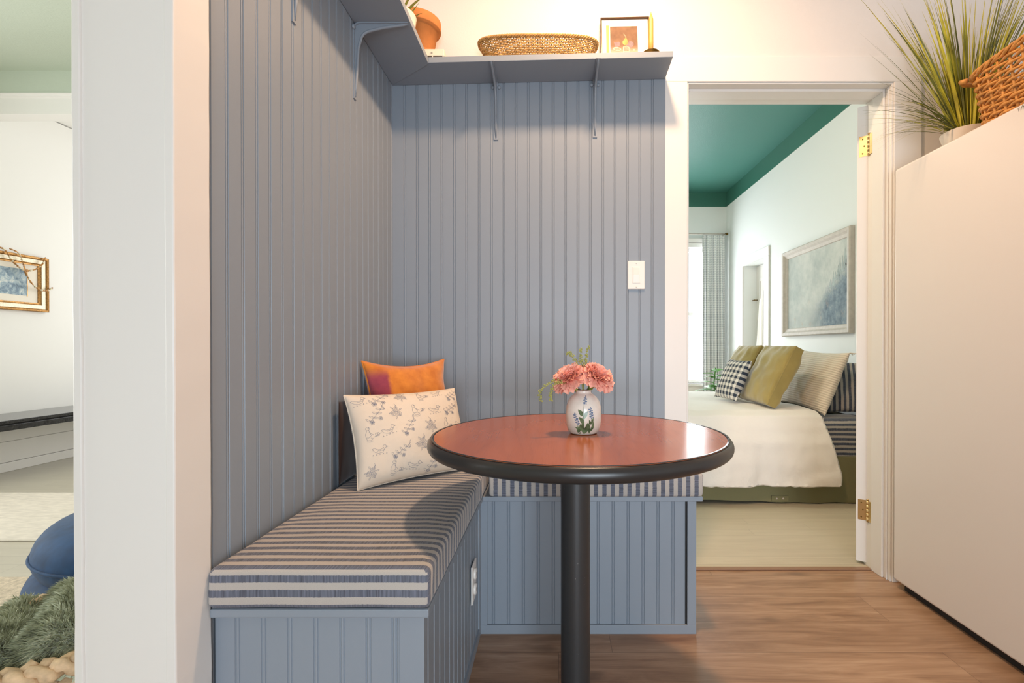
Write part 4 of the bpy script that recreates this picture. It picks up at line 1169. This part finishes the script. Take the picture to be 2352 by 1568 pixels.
# bed pillows
ps = Pillow((1.825, 3.30, .545), (2.16, 3.16, .545), (.06, .36, .9), .35, .12, .04, .34, 5, .016)
o = weld(ps.mesh(36).build('bed_pillow', m_sheet)); tag(o, 'navy and grey striped pillow against the bedroom wall at the bed head', 'pillow')
ps = Pillow((1.735, 3.78, .560), (1.718, 3.135, .540), (.145, .05, .39), .425, .14, .08, .40, 15, .010)
pcr = thing('bed_pillow', 'large cream crinkled cotton pillow between the olive and the striped pillows', 'pillow')
weld(ps.mesh(36).build('pillow_body', m_ribbed, pcr))
b = MB(); c0 = ps.pt(1, 1)
for k in range(5): b.tube([c0, c0+V((.01+.004*k, -.008*k+.01, -.004)), c0+V((.026+.004*k, -.01*k+.01, -.014+.004*k))], .0022, 5)
b.build('corner_tie', m_ribbed, pcr)
po_ = [((1.385, 3.62, .598), (1.40, 3.19, .592), 'olive green velvet cushion nearest the doorway, with a boxed edge', 21, .95),
       ((1.375, 4.10, .600), (1.39, 3.69, .600), 'olive green velvet cushion standing behind the gingham pillow', 31, .95)]
for bl, br, lab, sd, hh in po_:
    ps = Pillow(bl, br, (.50, 0, 1), .42, .11, .02, .36, sd, .012, box=.055)
    th = thing('velvet_cushion', lab, 'cushion', group='olive cushions on the bed'); weld(ps.mesh(34).build('cushion_body', m_olive, th))
    ps.seam(r=.0028, side=1).build('piping', m_olive, th)
ps = Pillow((1.225, 3.77, .600), (1.275, 3.47, .594), (.44, 0, 1), .31, .10, .05, .42, 41, .006)
tag(weld(ps.mesh(30).build('gingham_pillow', m_gingham)), 'small navy and white gingham pillow in front of the olive cushions', 'pillow')

# plant between bed and window
bp = thing('potted_plant', 'leafy bright green plant between the bed and the bedroom window', 'potted plant')
ppx, ppy = 1.635, 5.05
pot(bp, (ppx, ppy), .002, .30, .10, .13, 0, m_ivory)
b = MB(); b.tube([(ppx, ppy, .27), (ppx+.01, ppy, .45), (ppx, ppy, .62), (ppx+.015, ppy, .77)], .006, 6); b.build('stem', m_leaf2, bp)
b = MB(); rr = random.Random(5)
for k in range(17):
    z = .46+.018*k+rr.uniform(-.01,.01); a = k*2.4; sp = rr.uniform(.15,.21)*(1.05 if k < 9 else .85)
    blade(b, (ppx, ppy, z), (cos(a), sin(a), .45), sp, sp*.5, (cos(a)*.2, sin(a)*.2, -.45), 0, 8, .25)
b.build('leaves', m_leaf2, bp)

# picture on the bedroom wall
bpic = thing('landscape_painting', 'large misty landscape painting in a champagne frame above the bed', 'painting')
py0, py1, pz0, pz1 = 3.62, 4.70, 1.077, 1.866
def wpt(u, w_, n): return V((BXR-.002-n, py1-u, pz0+w_))     # u from the far end towards the viewer
b = MB(); frame_bars(b, wpt, py1-py0, pz1-pz0, .07, 0, .03, prof=[(0,0),(0,.030),(.008,.040),(.03,.038),(.045,.024),(.05,.022),(.068,.016),(.072,.010),(.072,0)]); b.build('frame', m_silver, bpic)
def misty():
    t = NT('misty_painting', rough=.85, spec=.2); v = t.tc.outputs['Object']; x, y, z = t.sep(v)
    n1 = t.noise(v, 3.2, 5, .6); n2 = t.noise(v, 16, 4, .6); n3 = t.noise(v, 60, 3)
    pale = t.ramp(t.math('ADD', t.math('MULTIPLY', n1, .6), t.math('MULTIPLY', n2, .4)), [(.3, (.42,.47,.46)), (.55, (.60,.62,.59)), (.75, (.74,.73,.69))])
    dark = t.ramp(n2, [(.3, (.09,.13,.18)), (.55, (.22,.29,.36)), (.75, (.42,.44,.46))])
    # dark slope rising towards the near end (small y)
    edge = t.math('SUBTRACT', t.math('ADD', t.math('MULTIPLY', t.math('SUBTRACT', 4.11, y), .6), 1.36), z)
    edge = t.math('ADD', edge, t.math('ADD', t.math('MULTIPLY', t.math('SUBTRACT', n2, .5), .26), t.math('MULTIPLY', t.math('SUBTRACT', n3, .5), .12)))
    msk = t.math('MULTIPLY', t.step(edge, -.05, .12), t.math('SUBTRACT', 1, t.step(y, 3.95, 4.3)))
    low = t.math('MULTIPLY', t.math('SUBTRACT', 1, t.step(z, 1.15, 1.36)), t.step(n1, .40, .62))
    c = t.mix(t.math('MULTIPLY', msk, .9), pale, dark)
    c = t.mix(t.math('MULTIPLY', low, .55), c, (.30,.34,.36))
    warm = t.step(t.noise(v, 9, 4, .6), .58, .7)
    c = t.mix(t.math('MULTIPLY', t.math('MULTIPLY', warm, .5), t.math('SUBTRACT', 1, t.step(z, 1.2, 1.5))), c, (.55,.42,.34))
    t.color(c); return t.m
b = MB(); quad(b, wpt, .068, py1-py0-.068, .068, pz1-pz0-.068, .008, 0)
rr = random.Random(8)
for (u, w0, hh) in ((.78,.37,.07),(.82,.38,.12),(.85,.42,.07),(.885,.43,.11),(.91,.45,.15),(.945,.47,.13),(.975,.49,.17),(1.0,.5,.14)):
    vs = [wpt(u, w0+hh, .0086)]
    for k in range(1, 7):
        s_ = k/6; hw = .024*s_*(1 if k % 2 else .6); vs.append(wpt(u+hw, w0+hh*(1-s_), .0086))
    for k in range(6, 0, -1):
        s_ = k/6; hw = .024*s_*(1 if k % 2 else .6); vs.append(wpt(u-hw, w0+hh*(1-s_), .0086))
    b.add(vs, [tuple(range(len(vs)))], 1)
b.build('canvas', [misty(), mat('painted_firs', (.30,.35,.33), .6, var=.3, vscale=20)], bpic)

# curtain + rod
cr_ = thing('curtain', 'grey and white checked curtain panel beside the bedroom window', 'curtain')
def cur(i, j):
    w0 = 1.862+.012*(j); w1 = 2.135+.01*j; x = w0+(w1-w0)*i
    amp = .028*(1-.45*(1-j)**4); ph = 2*pi*6.5*i
    y = 6.215 + amp*sin(ph+.5*sin(i*9)) + .006*noise.noise(V((x*8, 0, j*4))); x += .006*sin(ph*.5+2*j)
    return V((x, y, 2.385-(2.385-.34)*j))
b = MB(); b.grid(cur, 130, 40, uvfn=lambda i, j: (i*.62, j*2.05)); b.grid(lambda i, j: cur(1-i, j)+V((0,.002,0)), 130, 40, uvfn=lambda i, j: ((1-i)*.62, j*2.05)); b.build('curtain_cloth', m_curtain, cr_)
rd = thing('curtain_rod', 'slim dark metal curtain rod above the bedroom window', 'curtain rod')
b = MB(); b.tube([(.5, 6.215, 2.402), (2.165, 6.215, 2.402)], .008, 10); b.build('rod', m_silver, rd)
b = MB(); b.tube([(2.15, 6.318, 2.402), (2.15, 6.19, 2.402), (2.155, 6.19, 2.38)], .007, 8); b.lathe([(0,-.016),(.012,-.012),(.016,0),(.012,.012),(0,.016)], (2.172, 6.215, 2.402), 12); b.build('rod_bracket', m_oldbrass, rd)

# robe on the closet door
rb = thing('bathrobe', 'cream cotton robe hanging from the closet door beside the curtain', 'robe')
def robe(i, j):
    a = 2*pi*i; t = j
    z = 1.665 - t*1.25
    hw = .035+.065*min(1, t*7)+.16*t**1.25; dp = .018+.018*min(1, t*6)+.006*t
    cyy = 5.375+.065*t; fold = 1+.16*sin(a*7+3*t)*min(1, t*2.5)
    x = 2.292+dp*sin(a)*fold*.9; y = cyy+hw*cos(a)*(1+.04*sin(a*5+t*4))
    if t < .12: z += .02*sin(a*2)
    return V((x, y, z))
b = MB(); b.grid(lambda i, j: robe(i, j), 72, 34, wrap=True); b.build('robe_body', m_cotton, rb)
b = MB()
b.tube([robe(.52, k/14)+V((-.012, .0, 0)) for k in range(0, 15)], .007, 6, flat=.5); b.tube([robe(.60, k/14)+V((-.010,0,0)) for k in range(1, 13)], .006, 6, flat=.5); b.tube([robe(.68, k/14)+V((-.008,0,0)) for k in range(1, 15)], .006, 6)
b.build('belt', m_cotton, rb)
b = MB(); b.tube([(2.343, 5.375, 1.70), (2.31, 5.375, 1.69), (2.295, 5.375, 1.70), (2.292, 5.375, 1.72)], .005, 7); b.tube([(2.343, 5.375, 1.68), (2.30, 5.375, 1.655), (2.292, 5.375, 1.675)], .004, 7)
hk = tag(b.build('coat_hook', m_silver), 'small metal coat hook on the closet door', 'hook')

# ------------------------------------------------------------------ living room things
lp = thing('framed_picture', 'gold framed blue picture on the living room wall, draped with beads', 'picture')
ly0, ly1, lz0, lz1 = 3.655, 4.19, 1.270, 1.722
def lpt(u, w_, n): return V((LXL+.002+n, ly0+u, lz0+w_))    # u from the near end away
lw, lh = ly1-ly0, lz1-lz0
def lptr(u, w_, n): return lpt(u, w_, n)
b = MB(); frame_bars(b, lpt, lw, lh, .06, 0, .03, prof=[(0,0),(.072,0),(.072,.012),(.062,.014),(.056,.020),(.022,.020),(.016,.030),(.004,.034),(0,.030)][::-1], mi=0)
frame_bars(b, lpt, lw, lh, .06, 0, .03, prof=[(.024,.0205),(.054,.0205),(.054,.023),(.024,.023)][::-1], mi=1)
b.build('frame', [m_gold, m_goldlt], lp)
b = MB(); quad(b, lpt, .06, lw-.06, .06, lh-.06, .006, 0); b.build('mat_board', m_mat, lp)
def bluepic():
    t = NT('blue_brushwork', rough=.5); v = t.tc.outputs['Object']
    n = t.noise(v, 22, 5, .65, .8)
    c = t.ramp(n, [(.25, (.05,.09,.11)), (.42, (.14,.22,.30)), (.55, (.32,.42,.48)), (.68, (.62,.66,.62)), (.8, (.75,.60,.52))]); t.color(c); return t.m
b = MB(); quad(b, lpt, .135, lw-.155, .125, lh-.115, .0075, 0)
b.box(LXL+.006, LXL+.0105, ly1-.156, ly1-.150, lz0+.12, lz1-.11, 1)
b.build('painting', [bluepic(), m_gold], lp)
bd = thing('bead_garland', 'string of amber and gold beads draped over the gold picture frame', 'beads')
b = MB(); rr = random.Random(4)
def swag(pts, n):
    P = [V(p) for p in pts]
    for k in range(n):
        t = k/(n-1)*(len(P)-1); i = min(int(t), len(P)-2); f = t-i
        p0, p1, p2, p3 = P[max(i-1,0)], P[i], P[i+1], P[min(i+2,len(P)-1)]
        p = .5*((2*p1)+(p2-p0)*f+(2*p0-5*p1+4*p2-p3)*f*f+(3*p1-p0-3*p2+p3)*f**3)
        r = rr.choice((.005,.006,.007,.0085)); b.lathe([(0,-r),(r*.7,-r*.7),(r,0),(r*.7,r*.7),(0,r)], p, 7, mi=rr.choice((0,0,1)))
        sp_.append(p)
sp_ = []
def fr_(u, w_): return lpt(u, w_, .046)
swag([fr_(.02,.44), fr_(.10,.47), fr_(.18,.462), fr_(.24,.38), fr_(.32,.325), fr_(.40,.34), fr_(.46,.39), fr_(.49,.455)], 60)
s1 = sp_; sp_ = []
swag([fr_(.22,.475), fr_(.285,.45), fr_(.32,.36), fr_(.34,.29), fr_(.39,.215), fr_(.455,.18), fr_(.51,.185), fr_(.545,.21)], 52)
b.build('bead_strand', [m_bead, m_goldlt], bd)
m = MB(); m.tube(s1, .0015, 4); m.tube(sp_, .0015, 4); m.build('cord', m_gold, bd)

cs = thing('console_shelf', 'long low glossy black shelf along the living room wall', 'shelf')
b = MB(); b.box(LXL+.013, -3.84, 3.3, 5.6, .437, .459); b.build('shelf_top', m_stone, cs, bevel=.002)
b = MB(); b.box(LXL+.013, -3.865, 3.32, 5.6, .425, .437); b.build('shadow_groove', m_darkgap, cs)
b = MB(); b.box(LXL+.013, -3.845, 3.3, 5.6, .385, .425); b.build('shelf_apron', m_stone, cs, bevel=.002)

b = MB(); b.box(-3.9, -.95, 2.47, 3.28, .001, .011); tag(b.build('area_rug', m_rug, bevel=.004), 'flat cream woven rug in the middle of the living room floor', 'rug')
b = MB(); b.box(-3.6, -.92, .45, 2.07, .001, .010); tag(b.build('jute_rug', m_jute, bevel=.003), 'tan jute rug under the blue chair and the basket', 'rug')

# blue velvet round chair
bc_ = thing('velvet_chair', 'low round navy blue velvet chair behind the green throw', 'chair')
ccx, ccy = -1.345, 1.80
def rounded(r, z0, z1, er, n=6, sag=0):
    p = [(0, z0)]
    for k in range(n+1):
        a = -pi/2+pi/2*k/n; p.append((r-er+er*cos(a), z0+er+er*sin(a)))
    for k in range(n+1):
        a = pi/2*k/n; p.append((r-er+er*cos(a), z1-er+er*sin(a)))
    p += [(r*.6, z1+sag*.8), (0, z1+sag)]; return p
b = MB(); b.lathe(rounded(.412, .012, .27, .075), (ccx, ccy, 0), 56); b.build('seat_base', m_navy, bc_)
b = MB(); b.lathe(rounded(.390, .225, .40, .085, sag=.035), (ccx, ccy, 0), 56); b.build('seat', m_navy, bc_)
b = MB(); b.lathe([(.385, 0)] , (0,0,0), 4) if False else None
P_ = [(ccx+.392*cos(2*pi*k/80), ccy+.392*sin(2*pi*k/80), .312) for k in range(80)]
b.tube(P_, .005, 6, True); b.build('piping', m_navy, bc_)
def backrest(i, j):
    a = -1.25+2.5*i; ang = a; tt = 2*pi*j
    R_ = .335+.065*cos(tt); z = .40+.24*sin(tt)*(cos(a*.9)*.55+.45)
    return V((ccx+R_*cos(ang)*1.0, ccy+R_*sin(ang), max(.03, z)))
b = MB(); b.grid(backrest, 40, 20); b.build('backrest', m_navy, bc_)
b = MB(); b.lathe([(0,-.085),(.06,-.08),(.13,-.055),(.17,0),(.13,.055),(.06,.08),(0,.085)], (-1.345, 1.60, .435), 36, ax=(-.45,-.75,.45)); b.build('bolster', m_navy, bc_)

# seagrass basket with throw
sb = thing('seagrass_basket', 'braided natural seagrass basket holding the green throw', 'basket')
kc = (-1.128, 1.116); KR, KZ = .188, .328
b = MB()
for r_i in range(9):
    z = .034+.030*r_i; rad = .155+.03*sin(pi*min(1, (r_i+2)/9))
    for s_ in (0, 1):
        pts = []
        for i in range(120):
            a = 2*pi*i/120; q = a*17+s_*pi; pts.append((kc[0]+(rad+.008*cos(q))*cos(a), kc[1]+(rad+.008*cos(q))*sin(a), z+.008*sin(q)))
        b.tube(pts, .0125, 6, True)
b.build('woven_side', m_sea, sb)
b = MB()
for s_ in range(3):
    pts = []
    for i in range(180):
        a = 2*pi*i/180; q = a*13 + 2*pi*s_/3
        pts.append((kc[0]+(KR+.016*sin(q))*cos(a), kc[1]+(KR+.016*sin(q))*sin(a), KZ+.009*sin(2*q)))
    b.tube(pts, [.0125+.0035*sin(a_*1.9+s_) for a_ in range(180)], 7, True)
b.build('rim', m_sea, sb)
b = MB(); b.lathe([(0,.011),(.155,.011),(.155,.017),(0,.017)], (kc[0], kc[1], 0), 40); b.build('basket_base', m_sea, sb)
# throw
def thz(x, y):
    dx, dy = x-kc[0], y-kc[1]
    q = dx*.80+dy*.60             # across folds
    p_ = -dx*.6+dy*.8
    f = .5+.5*sin(q*62+1.1+2.2*noise.noise(V((x*5, y*5, 0))))
    z = .372 + .035*((1.35 if dx < 0 else .75)*dx+dy*.35)/.2 + .030*(f**.7-.5) + .012*noise.noise(V((x*11, y*11, 2)))
    return z
def throw(i, j):
    a = 2*pi*i; dirx, diry = cos(a), sin(a)
    fr__ = max(0, dirx*.62-diry*.78)**2     # front right: stay inside the rim
    Rm = .262-.115*fr__
    if j <= .8: r = Rm*(j/.8)
    else: r = Rm+.012*sin((j-.8)/.2*pi/2)
    x, y = kc[0]+r*dirx, kc[1]+r*diry; z = thz(x, y)
    e_ = max(0, r/Rm-.72)/.28
    z -= (.045*(1-fr__)+.035*fr__)*e_**2*1.2
    if j > .8: z -= (j-.8)/.2*(.075 if fr__ < .4 else .03)
    return V((x, y, z))
b = MB(); b.grid(throw, 96, 30, wrap=True)
rr = random.Random(11)
hv, hf = [], []
for k in range(26000):
    i, j = rr.random(), sqrt(rr.random())*.97
    p = throw(i, j); du = throw((i+.004) % 1, j)-throw((i-.004) % 1, j); dvv = throw(i, min(1, j+.01))-throw(i, j-.01); n = du.cross(dvv)
    if n.length < 1e-9: continue
    n.normalize()
    if n.z < -.2: n = -n
    l = rr.uniform(.012, .024); lean = V((-.55+rr.uniform(-.5,.5), -.35+rr.uniform(-.5,.5), rr.uniform(-.4,.1)))*.75
    dr = (n+lean).normalized(); sd = dr.cross(V((rr.uniform(-1,1), rr.uniform(-1,1), rr.uniform(-1,1))))
    if sd.length < 1e-6: continue
    sd.normalize(); w_ = rr.uniform(.0007, .0013)
    tip = p+dr*l+V((0,0,-.003)); md = p+dr*l*.55+n*.001
    c = len(hv); hv += [p-sd*w_, p+sd*w_, md-sd*w_*.8, md+sd*w_*.8, tip]; hf += [(c, c+1, c+3, c+2), (c+2, c+3, c+4)]
b.add(hv, hf, 0, True)
tag(b.build('fur_throw', m_fur), 'sage green faux fur throw heaped in the seagrass basket', 'throw')

# ------------------------------------------------------------------ lights
def area(name, loc, rot, sx, sy, power, col, spread=pi):
    l = bpy.data.lights.new(name, 'AREA'); l.shape = 'RECTANGLE'; l.size = sx; l.size_y = sy; l.energy = power; l.color = col; l.spread = spread
    o = bpy.data.objects.new(name, l); COL.objects.link(o); o.location = loc; o.rotation_euler = rot; return o
l = bpy.data.lights.new('kitchen_ceiling_lamp', 'AREA'); l.shape = 'DISK'; l.size = .15; l.energy = 31; l.color = (1, .645, .39)
o = bpy.data.objects.new('kitchen_ceiling_lamp', l); COL.objects.link(o); o.location = (.24, 1.38, 2.69)
DAY = (.77, .89, 1.0)
area('kitchen_window_daylight', (.7, -2.62, .85), (pi/2, 0, 0), 1.6, 1.5, 42, DAY, 2.0)
area('bedroom_window_daylight', (1.355, 6.47, 1.4), (-pi/2, 0, 0), 1.2, 1.7, 72, (.92,.97,1))
area('living_window_daylight', (-4.4, 1.2, 1.5), (0, -pi/2, 0), 1.8, 2.8, 62, (1,.97,.93))
area('alcove_window_daylight', (-2.6, 6.1, 1.55), (-pi/2, 0, 0), 2.0, 1.7, 45, (1,.98,.95))
l = bpy.data.lights.new('bedroom_warm_fill', 'POINT'); l.energy = 46; l.color = (1, .82, .64); l.shadow_soft_size = .12  # unseen warm fill added to brighten the bed and pillows
o = bpy.data.objects.new('bedroom_warm_fill', l); COL.objects.link(o); o.location = (.3, 3.1, 2.6)
w = bpy.data.worlds.new('sky'); sc.world = w; w.use_nodes = True
bg = w.node_tree.nodes['Background']; bg.inputs['Color'].default_value = (.85,.93,1,1); bg.inputs['Strength'].default_value = 1.5

# ------------------------------------------------------------------ camera
cam = bpy.data.cameras.new('camera'); co = bpy.data.objects.new('camera', cam); COL.objects.link(co); sc.camera = co
F, W_ = 1137., 2352.
pitch = .0059
cam.sensor_fit = 'HORIZONTAL'; cam.sensor_width = 36; cam.lens = F/W_*36
co.location = (0, 0, .966); co.rotation_euler = (pi/2-pitch, 0, 0)
cam.shift_x = -(1272-1176)/W_; cam.shift_y = (800+F*math.tan(pitch)-784)/W_
cam.clip_start = .02
sc.view_settings.view_transform = 'Standard'; sc.view_settings.look = 'None'; sc.view_settings.exposure = -.12; sc.view_settings.gamma = 1
sc.view_settings.use_curve_mapping = False
sc.cycles.max_bounces = 10; sc.cycles.diffuse_bounces = 6; sc.cycles.use_denoising = True; sc.cycles.sample_clamp_indirect = 6
